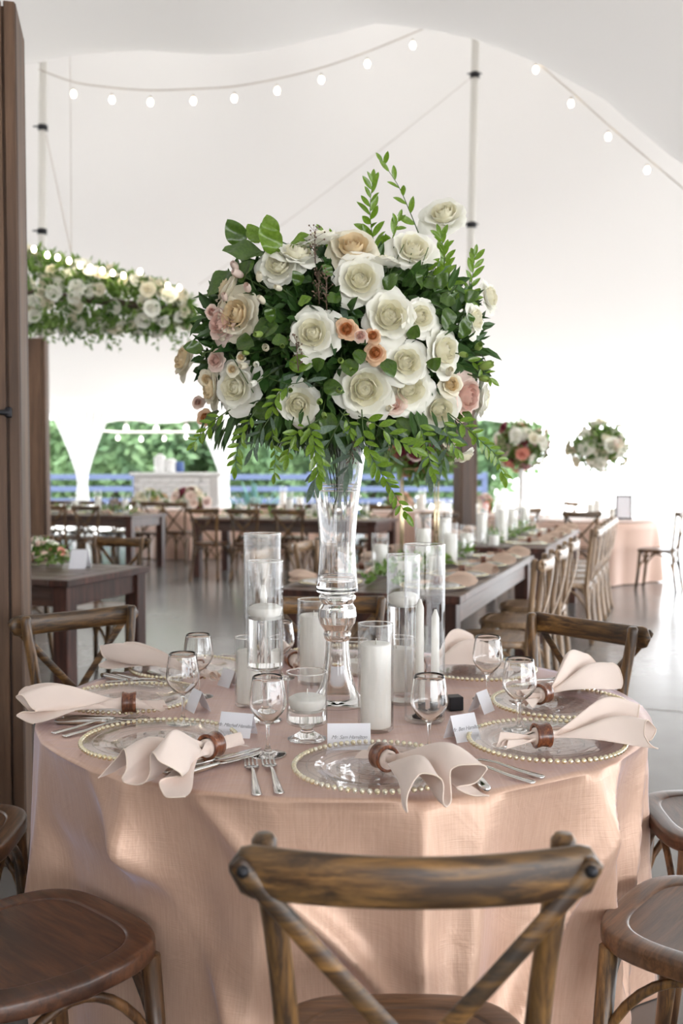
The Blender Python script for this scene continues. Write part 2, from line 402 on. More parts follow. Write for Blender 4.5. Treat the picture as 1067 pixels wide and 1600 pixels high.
SIL = [(-900, 330), (-500, 215), (-200, 150), (45, 95), (110, 82), (220, 75), (290, 80), (350, 84), (430, 73), (533, 47), (583, 32), (650, 38), (748, 57), (843, 95),
       (938, 145), (1067, 250), (1200, 350), (1500, 450), (2200, 520)]
YS = 7.0
sil = [W(x, y, YS) for x, y in SIL]
def silz(x):
    if x <= sil[0].x: return sil[0].z
    for a, b in zip(sil, sil[1:]):
        if x <= b.x:
            t = (x - a.x) / (b.x - a.x); t = t * t * (3 - 2 * t) * .35 + t * .65; return lerp(a.z, b.z, t)
    return sil[-1].z
P1 = W(745, 400, 11.2); P2 = W(68, 400, 11.2)
def roof(u, v):
    x = lerp(-14, 14, u)
    s = silz(x)
    pk = 6.9 + 1.0 * math.exp(-((x - P1.x) / 1.6) ** 2) + 1.0 * math.exp(-((x - P2.x) / 1.6) ** 2)
    sag = .12 * cos(x * 1.4)
    rows = [(-6.5, 2.45), (-3, 2.9), (0, 3.3), (3, lerp(3.5, s, .45)), (5.2, s - .02 + .30), (6.3, s + .06), (7.0, s), (7.35, s + .25), (7.8, s + 1.0), (9, 6.0), (10.4, pk - .7), (11.2, pk), (12.2, pk - .9),
            (14, 5.1 + .0 * sag), (17, 3.75), (19.9, 2.50)]
    pt = crom([V(0, a, b) for a, b in rows], v)
    return V(x, pt.y, pt.z)
c = MB(); c.grid(roof, 120, 150); ceil = struct(c.obj('ceiling', M_['tent']))
# eave valance (scalloped), hung at the far edge
def val(u, v):
    x = lerp(-14, 14, u); return V(x, 19.9 + .02 * sin(x * 9), 2.52 - v * (.16 + .07 * abs(sin(x * 2.2))))
c = MB(); c.grid(val, 400, 3); struct(c.obj('trim_2', M_['drape']))
# unseen sheet added on the left to cut light from that side
def wl(u, v): return V(-10.5 + .08 * sin(u * 150), lerp(-6, 19.8, u), lerp(0, 3.2, v))
c = MB(); c.grid(wl, 400, 4); struct(c.obj('light_blocker_left', M_['blocker']))

# unseen sheet added behind the camera, leaves light coming from the right
def wbk(u, v): return V(lerp(-10.5, .3, u), -6.3 + .08 * sin(u * 120), lerp(0, 3.0, v))
c = MB(); c.grid(wbk, 300, 4); struct(c.obj('light_blocker_back', M_['blocker']))
# tent poles
def tent_pole(px, ytop, ybot, label, name='tent_pole'):
    b = W(px, ybot, 11.2); t = thing(name, label, 'pole', (b.x, 11.2, b.z))
    top = W(px + 4, ytop, 11.2).z
    m = MB(); m.tube([(0, 0, 0), (0, 0, .2), (.07, 0, top + .9 - b.z)], .044, 16); m.obj('pole', M_['pole'], t)
    for z in (W(px, 118 if px > 500 else 200, 11.2).z, W(px, 352, 11.2).z if px > 500 else 4.0):
        m = MB(); z -= b.z; xo = .07 * z / (top + .9 - b.z); m.tube([(xo, 0, z - .03), (xo, 0, z + .03)], .054, 16); m.tube([(xo - .09, -.05, z), (xo + .07, -.05, z)], .009, 6); m.obj('collar', M_['iron'], t)
    return t
tent_pole(733, 60, 521.5, 'tall grey metal tent pole rising behind the right side of the big bouquet')
tent_pole(65, 95, 529.5, 'tall grey metal tent pole at the left edge behind the hanging garland')
# guy cables
def cable(a, b, sag, r, label, group=None):
    n = 16; pts = [lerp(a, b, i / n) - V(0, 0, sag * 4 * (i / n) * (1 - i / n)) for i in range(n + 1)]
    m = MB(); m.tube(pts, r, 6); return tag(m.obj('cable', M_['wire']), label, 'cable', group)
cable(W(735, 122, 11.1), W(310, 445, 13.5), .05, .0035, 'thin cable running down left from the upper part of the right tent pole')
cable(W(72, 210, 11.1), W(112, 398, 8.2), .0, .006, 'thin cable from left tent pole down to the hanging garland')

# wooden posts
def post(x, y, wd, h, rz, label, planks=True):
    t = thing('wooden_post', label, 'post', (x, y, 0), rz)
    th = .02
    for k in range(4):
        a = k * pi / 2; R = Matrix.Rotation(a, 3, 'Z')
        hw = wd / 2
        # each face: a wide plank and a narrow edge plank with a groove between
        for (o, ww) in (((-hw * .14), hw * 2 * .83), ((hw * .86), hw * 2 * .12)):
            m = MB(); c_ = R @ V(o, -hw + th / 2, h / 2); m.box((0, 0, 0), (ww, th, h - .004 * k), bev=.003)
            m.v = [tuple((R @ Vector(p)) + c_) for p in m.v]; m.obj('plank', M_['post'], t, False)
    m = MB(); m.box((0, 0, h / 2), (wd - th * 2.1, wd - th * 2.1, h - .02)); m.obj('core', M_['post'], t, False)
    return t
PA = W(36, 900, 3.3); hw = .15; th = radians(12.3)
pc = V(PA.x, 3.3, 0) + Matrix.Rotation(th, 3, 'Z') @ V(-hw, hw, 0)
np_ = post(pc.x, pc.y, .30, W(30, 2, 3.3).z, th, 'large dark-stained wooden post filling the left edge of the picture')
m = MB(); hp = V(hw * .45, -hw - .012, W(20, 645, 3.3).z)
m.tube([hp + V(-.05, 0, 0), hp + V(.02, -.006, 0), hp + V(.045, 0, 0)], [.004, .008, .012], 8); m.box(hp + V(.045, 0, 0), (.02, .02, .035), bev=.003); m.obj('latch', M_['iron'], np_)
PH = W(745, 522, 11.2).z
post(W(56, 700, 11.2).x, 11.2, .27, W(60, 530, 11.2).z, radians(8), 'shorter wooden post at the foot of the left tent pole')
post(W(727, 700, 11.2).x, 11.2, .20, PH, radians(25), 'wooden post at the foot of the right tent pole, beside the bouquet')

# ------------------------------------------------------------------ string lights
bulb_m = MB(); bulb_m.lathe([(0, -.075), (.018, -.07), (.03, -.05), (.033, -.03), (.026, -.008), (.014, .008), (.0, .01)], 12); bulb_me = bulb_m.mesh('glass_bulb', M_['bulb'])
bulb_mw = bulb_m.mesh('glass_bulb_far', M_['bulbw'])
sock_m = MB(); sock_m.lathe([(0, 0), (.015, 0), (.016, .02), (.012, .045), (0, .045)], 10); sock_me = sock_m.mesh('socket', M_['wire'])
def string_light(bulbs, wirepts, label, name='string_light', bm=None, sc=1.0, rise=.055, r=.006):
    t = thing(name, label, 'string light', bulbs[0] + V(0, 0, rise))
    o = t.location
    pts = [crom(wirepts, i / 60) for i in range(61)]
    m = MB(); m.tube([p - Vector(o) for p in pts], r, 6); m.obj('wire', M_['wire'], t)
    for b in bulbs:
        q = b - Vector(o)
        s = mk('bulb', bm or bulb_me, t, q + V(0, 0, .03)); s.scale = (sc * .72,) * 3
        k = mk('socket', sock_me, s, (0, 0, 0))
    return t
YB = 9.0
B1 = [(115, 148), (175, 157), (235, 161), (302, 159), (366, 155), (433, 143), (502, 126), (574, 101), (645, 72)]
w1 = [W(60, 108, YB)] + [W(x, y - 20, YB) for x, y in B1] + [W(672, 40, YB)]
string_light([W(x, y, YB) for x, y in B1], w1, 'long string of warm bulbs sagging across the upper left under the tent roof')
B2 = [(837, 110), (892, 163), (950, 215), (1011, 267)]
w2 = [W(790, 50, YB), W(837, 95, YB), W(892, 143, YB), W(950, 195, YB), W(1011, 247, YB), W(1110, 330, YB)]
string_light([W(x, y, YB) for x, y in B2], w2, 'string of warm bulbs descending to the right under the tent roof')
B3 = [(184, 684), (220.6, 686), (256.5, 685), (291, 682), (328, 680)]
string_light([W(x, y, 21.5) for x, y in B3], [W(130, 671, 21.5)] + [W(x, 675, 21.5) for x, y in B3] + [W(370, 672, 21.5)],
             'far string of pale bulbs hung outside in front of the green trees', bm=bulb_mw, sc=1.6, r=.02)
B4 = [(150 + 47 * k, 668 - (k % 2)) for k in range(5)]
string_light([W(x, y, 19.84) for x, y in B4], [W(120, 655, 19.86)] + [W(x, 657, 19.86) for x, y in B4] + [W(380, 655, 19.86)],
             'string of glowing bulbs along the far tent eave', bm=bulb_mw, sc=2.2, r=.012)

# ------------------------------------------------------------------ outside: fence, trees, bar, curtains
def curtain(pxa, pxb, tie, ytop, ybot, label):
    xa = W(pxa, 650, 19.5).x; xb = W(pxb, 650, 19.5).x; xc = W(tie, 650, 19.5).x
    def fn(u, v):
        z = lerp(2.5, .002, v); k = (1 - v) if v < .55 else .45
        nar = lerp(.16, 1, max(0, 1 - v / .55) ** 1.3) if v < .55 else lerp(.16, .35, (v - .55) / .45)
        x = xc + (lerp(xa, xb, u) - xc) * nar
        return V(x, 19.5 + .06 * sin(u * 50) * (.4 + nar), z)
    m = MB(); m.grid(fn, 70, 14); return tag(m.obj('curtain', M_['drape']), label, 'curtain')
curtain(78, 175, 128, 645, 800, 'white tied-back drape at the far tent edge right of the wooden post')
curtain(300, 385, 352, 645, 800, 'white tied-back drape at the far tent edge below the bouquet\'s left side')

def fence(x0, x1, Y, label):
    t = thing('rail_fence', label, 'fence', (x0, Y, 0)); n = int((x1 - x0) / 2.2)
    for k in range(n + 1):
        m = MB(); m.box((k * 2.2, 0, .65), (.13, .13, 1.3), bev=.01); m.obj('post', M_['fence'], t, False)
    for z in (.28, .58, .88, 1.18):
        m = MB(); m.box(((n * 2.2) / 2, -.08, z), (n * 2.2, .04, .13), bev=.008); m.obj('rail', M_['fence'], t, False)
fence(-14, 4.9, 25, 'slate blue rail fence outside the tent in front of the trees')

def leafcloud(c, r, n, size, seed, squash=(1, 1, 1)):
    rng = random.Random(seed); m = MB()
    for i in range(n):
        d = V(rng.gauss(0, 1), rng.gauss(0, 1), rng.gauss(0, 1)).normalized()
        k = (.72 + .28 * rng.random()) * (1 + .22 * mnoise.noise(d * 2.3 + V(seed, 0, 0)))
        p = V(d.x * r * squash[0], d.y * r * squash[1], d.z * r * squash[2]) * k + Vector(c)
        a = V(rng.gauss(0, 1), rng.gauss(0, 1), rng.gauss(0, 1)).normalized(); b = a.orthogonal().normalized()
        s = size * rng.uniform(.6, 1.3)
        m.add([p, p + a * s * .5 + b * s * .3, p + a * s, p + a * s * .5 - b * s * .3], [(0, 1, 2, 3)])
    return m
trees = [(-9.6, 33, 3.4), (-6.9, 30, 2.7), (-4.2, 34, 3.3), (-1.6, 30.5, 2.6), (1.0, 33, 3.2), (3.6, 31, 2.6), (-12.6, 31, 3.0)]
tl = ['dense green tree beyond the fence, behind the left wooden post', 'green tree beyond the fence left of the far drape', 'tall green tree beyond the fence behind the far string of bulbs',
      'green tree beyond the fence behind the white bar', 'green tree beyond the fence seen through the tall vase', 'green tree beyond the fence below the right part of the bouquet',
      'green tree beyond the fence at the far left']
for k, (x, y, r) in enumerate(trees):
    t = thing('tree', tl[k], 'tree', (x, y, 0))
    m = MB(); m.tube([(0, 0, 0), (.1, 0, 1.5), (0, .1, 3.2)], [.22, .16, .09], 8); m.obj('trunk', M_['bark'], t)
    m = leafcloud((0, 0, r * .95 + .2), r, 5200, .34, k + 3, (1, .8, 1)); o = m.obj('foliage', M_['treeA'], t, False); o['kind'] = 'stuff'
    m = MB(); m.ball((0, 0, r * .95 + .2), r * .7, 14, 9, (1, .8, 1)); o = m.obj('inner_foliage', M_['treeA'], t)

# white bar with dispensers
bx0 = W(212, 760, 18.5).x; bx1 = W(345, 760, 18.5).x
bt = thing('bar_counter', 'whitewashed brick bar counter outside beneath the far string of bulbs', 'bar', ((bx0 + bx1) / 2, 18.5, 0))
bw = bx1 - bx0; zt = W(250, 738, 18.5).z
m = MB(); m.box((0, 0, zt / 2 - .03), (bw - .04, .5, zt - .06)); m.obj('core', M_['mortar'], bt, False)
m = MB(); m.box((0, 0, zt - .03), (bw + .1, .6, .06), bev=.01); m.obj('countertop', M_['white'], bt, False)
brm = MB(); brm.box((0, 0, 0), (.19, .03, .075), bev=.006); brme = brm.mesh('brick', M_['brick'], False)
rows_ = int((zt - .1) / .085)
for r_ in range(rows_):
    for c_ in range(int(bw / .2)):
        mk('brick', brme, bt, (-bw / 2 + .11 + c_ * .2 + (.1 if r_ % 2 else 0) * (1 if c_ < int(bw / .2) - 1 else 0), -.265, .05 + r_ * .085))
for k, (px, hh) in enumerate(((250, .34), (267, .26))):
    m = MB(); m.lathe([(0, 0), (.10, 0), (.11, .02), (.11, hh * .8), (.08, hh * .9), (.03, hh), (0, hh)], 18)
    m.tube([(0, -.11, .06), (0, -.16, .06), (0, -.16, .03)], .012, 6)
    tag(m.obj('drink_dispenser', M_['white'], loc=(W(px, 720, 18.5).x, 18.5, zt)), ['taller white drink dispenser on the brick bar', 'shorter white drink dispenser on the brick bar, right of the taller'][k], 'dispenser')
m = MB(); m.box((0, 0, .1), (.14, .14, .2), bev=.02); tag(m.obj('cooler_box', M_['steelblue'], loc=(W(281, 720, 18.5).x, 18.5, zt)), 'small dark blue box on the brick bar beside the dispensers', 'box')
# agave
av = W(398, 800, 18.2); t = thing('agave_plant', 'blue-green spiky agave in a pot behind the far tables', 'plant', (av.x, 18.2, 0))
m = MB(); m.lathe([(0, 0), (.2, 0), (.26, .45), (.23, .45), (.2, .4), (0, .4)], 16); m.obj('pot', M_['white'], t)
rng = random.Random(5)
for k in range(22):
    a = k * 2.4; el = rng.uniform(.5, 1.35); L = rng.uniform(.6, .95)
    d = V(cos(a) * cos(el), sin(a) * cos(el), sin(el)); pts = [V(0, 0, .4) + d * L * s + V(0, 0, -.1 * s * s) for s in (0, .3, .6, 1)]
    m = MB(); m.tube(pts, [.035, .06, .05, .004], 6, .3, up=(0, 0, 1)); m.obj('leaf', M_['agave'], t)

# ------------------------------------------------------------------ chairs
def seat_outline(k, n=44, grow=0):
    a = 2 * pi * k / n; ca, sa = cos(a), sin(a); e = 2 / 3.7
    x = math.copysign(abs(ca) ** e, ca); y = math.copysign(abs(sa) ** e, sa)
    wd = .205 if y >= 0 else .205 - .03 * min(1, -y)
    return V(x * (wd + grow) * (1 - .05 * y * y), y * (.205 + grow) + .0, 0)
def arc_pts(a, b, rise, n=10):
    return [V(lerp(a.x, b.x, i / n), lerp(a.y, b.y, i / n), a.z + rise * sin(pi * i / n) ** .6) for i in range(n + 1)]
def make_chair(label, mx, mz, ms, group=None, name='cross_back_chair'):
    t = thing(name, label, 'chair', group=group)
    zt = .462; N = 44
    m = MB(); rings = [(-.012, zt - .036), (-.002, zt - .036), (.001, zt - .033), (.002, zt - .028), (.002, zt - .009), (.0, zt - .003), (-.003, zt - .001), (-.008, zt), (-.040, zt), (-.044, zt - .001), (-.0465, zt - .004)]
    v = []; f = []
    for gk, z in rings:
        for k in range(N):
            p = seat_outline(k, N, gk); v.append((p.x, p.y, z))
    for r in range(len(rings) - 1):
        for k in range(N):
            k2 = (k + 1) % N; f.append((r * N + k, r * N + k2, (r + 1) * N + k2, (r + 1) * N + k))
    f.append(tuple(range(N))[::-1]); m.add(v, f)
    s = m.obj('seat', ms, t)
    m = MB(); m.add([(*seat_outline(k, N, -.0465)[:2], zt - .003) for k in range(N)] + [(*seat_outline(k, N, -.08)[:2], zt - .004) for k in range(N)] + [(0, 0, zt - .005)],
                    [(k, (k + 1) % N, N + (k + 1) % N, N + k) for k in range(N)] + [(N + k, N + (k + 1) % N, 2 * N) for k in range(N)])
    m.obj('seat_panel', ms, s)
    for sx in (-1, 1):
        m = MB(); pts = [V(sx * .185, -.235, 0), V(sx * .168, -.205, .22), V(sx * .153, -.188, .44), V(sx * .152, -.195, .56), V(sx * .163, -.212, .72), V(sx * .180, -.224, .85), V(sx * .182, -.226, .889)]
        P = [crom(pts, i / 18) for i in range(19)]
        m.tube(P, [lerp(.0165, .0155, i / 18) for i in range(18)] + [.011], 12); m.obj('rear_post', mz, t)
        m = MB(); m.tube([V(sx * .185, .20, 0), V(sx * .172, .175, .2), V(sx * .165, .16, .43)], [.014, .018, .019], 12); m.obj('front_leg', mz, t)
    # top rail
    m = MB(); n = 24
    def rail(u, v):
        a = 2 * pi * u; x = lerp(-.222, .222, v); k = abs(x) / .222
        e = max(0.02, 1 - max(0, (k - .86) / .14) ** 2) ** .5
        hh = (.0325 - .002 * (1 - k * k)) * e; dd = .0135 * e
        yc = -.252 - .030 * (1 - k ** 2); zc = .858 - .006 * (1 - k * k)
        ca, sa = cos(a), sin(a)
        return V(x, yc + dd * math.copysign(abs(ca) ** .8, ca), zc + hh * math.copysign(abs(sa) ** .75, sa))
    m.grid(rail, 18, 30, True); nn = len(m.v); m.f.append(tuple(range(18))[::-1]); m.f.append(tuple(nn - 18 + k for k in range(18)))
    m.obj('top_rail', mx, t)
    for sx in (-1, 1):
        A = V(sx * .207, -.272, .868); Bp = V(-sx * .150, -.203, .452)
        pts = [lerp(A, Bp, i / 12) + V(0, -.022 * sin(pi * i / 12) - (.004 if sx > 0 else -.005) * sin(pi * i / 12), 0) for i in range(13)]
        m = MB(); dirn = (Bp - A).normalized(); m.tube([A - dirn * .008] + pts, [.009] + [.0122] * 12 + [.011], 12, .42, up=(0, 1, 0)); br = m.obj('cross_brace', mx, t)
        m = MB(); m.lathe([(.0075, 0), (.0075, .003), (.004, .006), (0, .0065)], 10)
        b = m.obj('bolt', M_['iron'], br, loc=A + V(-sx * .004, -.006, -.004)); b.rotation_euler = (pi / 2, 0, 0)
    # bentwood hoops under the seat
    L = {'fl': V(-.172, .178, .20), 'fr': V(.172, .178, .20), 'rl': V(-.168, -.205, .20), 'rr': V(.168, -.205, .20)}
    for a, b in (('fl', 'fr'), ('fl', 'rl'), ('fr', 'rr'), ('rl', 'rr')):
        m = MB(); m.tube(arc_pts(L[a], L[b], .215, 14), .0095, 8); m.obj('bent_hoop', mz, t)
    return t
M_['sz'] = wood('red_brown_wood_upright', (.07, .032, .015), (.24, .12, .05), (70, 70, 8), rough=.35)
REM_S = {M_['wx']: M_['sx'], M_['wz']: M_['sz'], M_['seat']: M_['sx']}
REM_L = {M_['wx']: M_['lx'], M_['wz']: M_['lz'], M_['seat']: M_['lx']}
TC = V(0, 2.5, 0); TR = .755; TZ = .74
def face(dx, dy): return atan2(dy, dx) - pi / 2
ch0 = make_chair('gold-brown cross-back chair in the foreground, seen from behind', M_['wx'], M_['wz'], M_['seat'])
ch0.location = (.088, 1.415, 0); ch0.rotation_euler = (0, 0, 0)
main_chairs = [
    ((-.672, 2.95), (.67, -.74), 'worn brown cross-back chair in front of the left post, behind the round table', None),
    ((.535, 2.79), (-.77, -.64), 'dark brown cross-back chair at the back right of the round table', None),
    ((-.99, 2.36), (1, .06), 'chair seat just showing at the left edge, left of the satin cloth', None),
    ((-.585, 1.80), (.65, .72), 'brown bentwood chair in the lower left corner, seat turned to the table', REM_S),
    ((.735, 1.87), (-.74, .60), 'greyish brown wooden chair seat in the lower right corner', None),
    ((.985, 2.47), (-1, .05), 'pale lit chair seat at the right edge, behind the lower right chair', REM_S),
    ((-.03, 3.24), (.05, -1), 'brown cross-back chair behind the vase at the far side of the round table', None),
]
for (x, y), (dx, dy), lb, rm in main_chairs:
    dup(ch0, (x, y, 0), face(dx, dy), lb, remat=rm)

# ------------------------------------------------------------------ round table + satin cloth
rt = thing('round_table', 'round banquet table under a floor-length dusty-rose satin cloth, in the centre', 'table', TC)
m = MB(); m.lathe([(0, TZ - .035), (TR - .02, TZ - .035), (TR - .02, TZ - .006), (0, TZ - .006)], 64); m.obj('tabletop', M_['tab'], rt)
for k in range(4):
    a = pi / 4 + k * pi / 2; m = MB(); m.tube([(.3 * cos(a), .3 * sin(a), 0), (.28 * cos(a), .28 * sin(a), TZ - .03)], .02, 10); m.obj('leg', M_['iron'], rt)
dents = [(x - TC.x, y - TC.y) for (x, y), *_ in main_chairs] + [(.088, 1.415 - 2.5)]
rng = random.Random(11)
crests = []
for k in range(17):
    crests.append((2 * pi * (k + rng.uniform(-.35, .35)) / 17, rng.uniform(.05, .11), rng.uniform(.06, .115), rng.uniform(-.4, .4)))
crests += [(-2.30, .05, .06, 1.3), (-1.95, .045, .055, 1.7), (-.72, .05, .06, -1.0)]
def wrapa(a): return (a + pi) % (2 * pi) - pi
def cloth(u, v):
    th_ = 2 * pi * u
    if v < .30:
        r = (TR + .002) * (v / .30); return V(r * cos(th_), r * sin(th_), TZ)
    t = (v - .30) / .70
    z = TZ - .012 * (1 - cos(min(1, t / .03) * pi / 2)) - (TZ - .004) * max(0, t - .02) / .98 + .0
    amp = max(0, t) ** .55
    r = TR + .004 * min(1, t / .03) - .105 * amp
    for c0, wd, am, sh in crests:
        d = wrapa(th_ - c0 - sh * t * .6)
        r += am * amp * 1.35 * math.exp(-abs(d / wd) ** 1.3)
    r += .012 * amp * mnoise.noise(V(cos(th_) * 3, sin(th_) * 3, z * 2.5)) + .006 * min(1, t * 5) * mnoise.noise(V(cos(th_) * 9, sin(th_) * 9, z * 9))
    # cloth pushed in by the chair seats
    side_ = math.exp(-(wrapa(th_ - 3.35) / .55) ** 2); r = lerp(r, TR - .012 + (r - TR) * .35, side_)
    for dx, dy in dents:
        dist = sqrt(dx * dx + dy * dy); ca = atan2(dy, dx); da = wrapa(th_ - ca)
        if abs(da) < 1.0 and dist < .95:
            lim = dist - .225
            if lim < r:
                wz = 1 / (1 + math.exp((z - .545) / .022)) ; wa = 1 / (1 + math.exp((abs(da) * .75 - .27) / .018))
                r = lerp(r, lim, wz * wa)
    if t > .97: r += .03 * (t - .97) / .03
    return V(r * cos(th_), r * sin(th_), max(.003, z))
NU, NV = 420, 90
m = MB(); m.grid(cloth, NU, NV, True)
me = m.mesh('satin_cloth', M_['satin']); uvl = me.uv_layers.new(name='uv')
for li, l in enumerate(me.loops):
    vi = l.vertex_index; i = vi % NU; jv = vi // NU
    v = me.vertices[vi].co; tt = jv / NV
    if tt <= .301: uvl.data[li].uv = (v.x / 4.7 + .5, v.y / 4.7)
    else:
        uu = i / NU
        if i == 0 and li % 4 in (1, 2): uu = 1.0
        uvl.data[li].uv = (uu, tt)
mk('tablecloth', me, rt)

# ------------------------------------------------------------------ place settings
ANG = [-83, -135, -42, 180, -5, 139, 43, 91]
RAD = [.585, .553, .59, .54, .545, .60, .545, .58]
PL = ['front', 'front left', 'front right', 'left', 'right', 'back left', 'back right', 'back']
PZ = TZ + .001
m = MB(); m.lathe([(0, .004), (.095, .004), (.105, .006), (.125, .011), (.160, .013), (.1615, .0145), (.160, .016), (.125, .0145), (.104, .010), (.095, .008), (0, .008)], 72)
for rr in (.03, .055, .08, .112, .14):
    m.lathe([(rr - .0015, .0085 + (max(0, rr - .1) * .15)), (rr, .0105 + (max(0, rr - .1) * .15)), (rr + .0015, .0085 + (max(0, rr - .1) * .15))], 64)
plate_me = m.mesh('charger', M_['glass'])
m = MB()
for k in range(24):
    a = k * 2 * pi / 12 + (k // 12) * .26; r0, r1 = ((.02, .055) if k < 12 else (.06, .088))
    m.tube([V(r0 * cos(a), r0 * sin(a), .0085), V((r0 + r1) / 2 * cos(a + .12), (r0 + r1) / 2 * sin(a + .12), .0092), V(r1 * cos(a), r1 * sin(a), .0085)], [.0008, .0028, .0008], 5, cap=False)
orn_me = m.mesh('embossing', M_['glass'])
m = MB(); NB = 76
for k in range(NB):
    a = 2 * pi * k / NB; m.ball((.1645 * cos(a), .1645 * sin(a), .015), .0056, 7, 5)
bead_me = m.mesh('beads', M_['gold']); bead_cl = bead_me.copy(); bead_cl.materials[0] = M_['silverbead']
def charger(i):
    a = radians(ANG[i]); p = TC + V(RAD[i] * cos(a), RAD[i] * sin(a), PZ)
    t = thing('charger_plate', 'clear charger with %s beaded rim at the %s place of the round table' % ('clear and gold' if i == 0 else 'gold', PL[i]), 'plate', p, a)
    mk('plate', plate_me, t); mk('embossing', orn_me, t)
    b = mk('beaded_rim', bead_cl if i == 0 else bead_me, t); b['kind'] = 'stuff'
    return p
plates = [charger(i) for i in range(8)]

# cutlery
def strip(m, rows, x0=0):
    """rows: (y, halfwidth, z, halfthick)"""
    v = []; f = []
    for y, hw_, z, h in rows:
        v += [(x0 - hw_, y, z - h * .3), (x0 - hw_ * .6, y, z + h), (x0 + hw_ * .6, y, z + h), (x0 + hw_, y, z - h * .3), (x0, y, z - h)]
    n = len(rows)
    for i in range(n - 1):
        for k in range(5): f.append((i * 5 + k, i * 5 + (k + 1) % 5, (i + 1) * 5 + (k + 1) % 5, (i + 1) * 5 + k))
    f.append((4, 3, 2, 1, 0)); f.append(tuple((n - 1) * 5 + k for k in range(5)))
    m.add(v, f)
fh = MB(); strip(fh, [(-.10, .0045, .002, .0015), (-.095, .0085, .002, .002), (-.05, .0065, .004, .002), (0, .0035, .009, .002), (.035, .003, .008, .002), (.045, .007, .005, .0014), (.06, .012, .003, .001), (.068, .0125, .003, .001)])
fork_h = fh.mesh('handle', M_['steel'])
fm = MB()
for k in range(4): strip(fm, [(.066, .0022, .003, .001), (.085, .0020, .003, .001), (.108, .0008, .0075, .0008)], -.0096 + k * .0064)
fork_t = fm.mesh('tines', M_['steel'])
kh = MB(); kh.tube([(0, -.115, .006), (0, -.108, .006), (0, -.06, .006), (0, -.01, .006), (0, .0, .006)], [.004, .0085, .0085, .0065, .005], 10, .75, up=(0, 0, 1)); knife_h = kh.mesh('handle', M_['steel'])
kb = MB(); strip(kb, [(-.002, .005, .006, .002), (.02, .0095, .005, .0012), (.08, .010, .005, .001), (.105, .006, .005, .001), (.118, .001, .005, .0008)]); knife_b = kb.mesh('blade', M_['steel'])
def sp(u, v):
    y = lerp(.045, .105, v); hw_ = .019 * sin(pi * min(.999, max(.02, v))) ** .55; x = (u * 2 - 1) * hw_
    return V(x, y, .002 + .006 * (x / .019) ** 2 + .006 * abs(v - .5) ** 2 * 4)
ss = MB(); ss.grid(sp, 8, 12); spoon_b = ss.mesh('bowl', M_['steel'])
sh_ = MB(); strip(sh_, [(-.10, .0045, .002, .0015), (-.095, .0085, .002, .002), (-.05, .0065, .004, .002), (0, .0035, .009, .002), (.05, .0035, .008, .002)]); spoon_h = sh_.mesh('handle', M_['steel'])
def cutl(kind, p, rz, label, tilt=0):
    t = thing(kind, label, kind, p, rz)
    t.scale = (1.22, 1.06, 1.2)
    for n_, me_ in {'fork': (('handle', fork_h), ('tines', fork_t)), 'knife': (('handle', knife_h), ('blade', knife_b)), 'spoon': (('handle', spoon_h), ('bowl', spoon_b))}[kind]:
        o = mk(n_, me_, t)
    return t
for i in range(8):
    a = radians(ANG[i]); inn = V(-cos(a), -sin(a), 0); right = V(inn.y, -inn.x, 0); rz = atan2(inn.y, inn.x) - pi / 2
    p = plates[i]; z = V(0, 0, 0)
    ex = rng.uniform(-.04, .04)
    cutl('fork', p - right * .243 - inn * .012, rz + ex, 'outer steel fork, farther from the plate, at the %s place' % PL[i])
    cutl('fork', p - right * .205 - inn * .008, rz + ex + .03, 'inner steel fork next to the plate at the %s place' % PL[i])
    k0 = .180 if i == 0 else .212
    cutl('knife', p + right * k0 - inn * (.03 if i == 0 else .005), rz - ex, 'outer steel knife beside the plate at the %s place' % PL[i])
    if i: cutl('knife', p + right * .184 + inn * .004, rz - ex - .03, 'inner steel knife, nearer the plate, at the %s place' % PL[i])


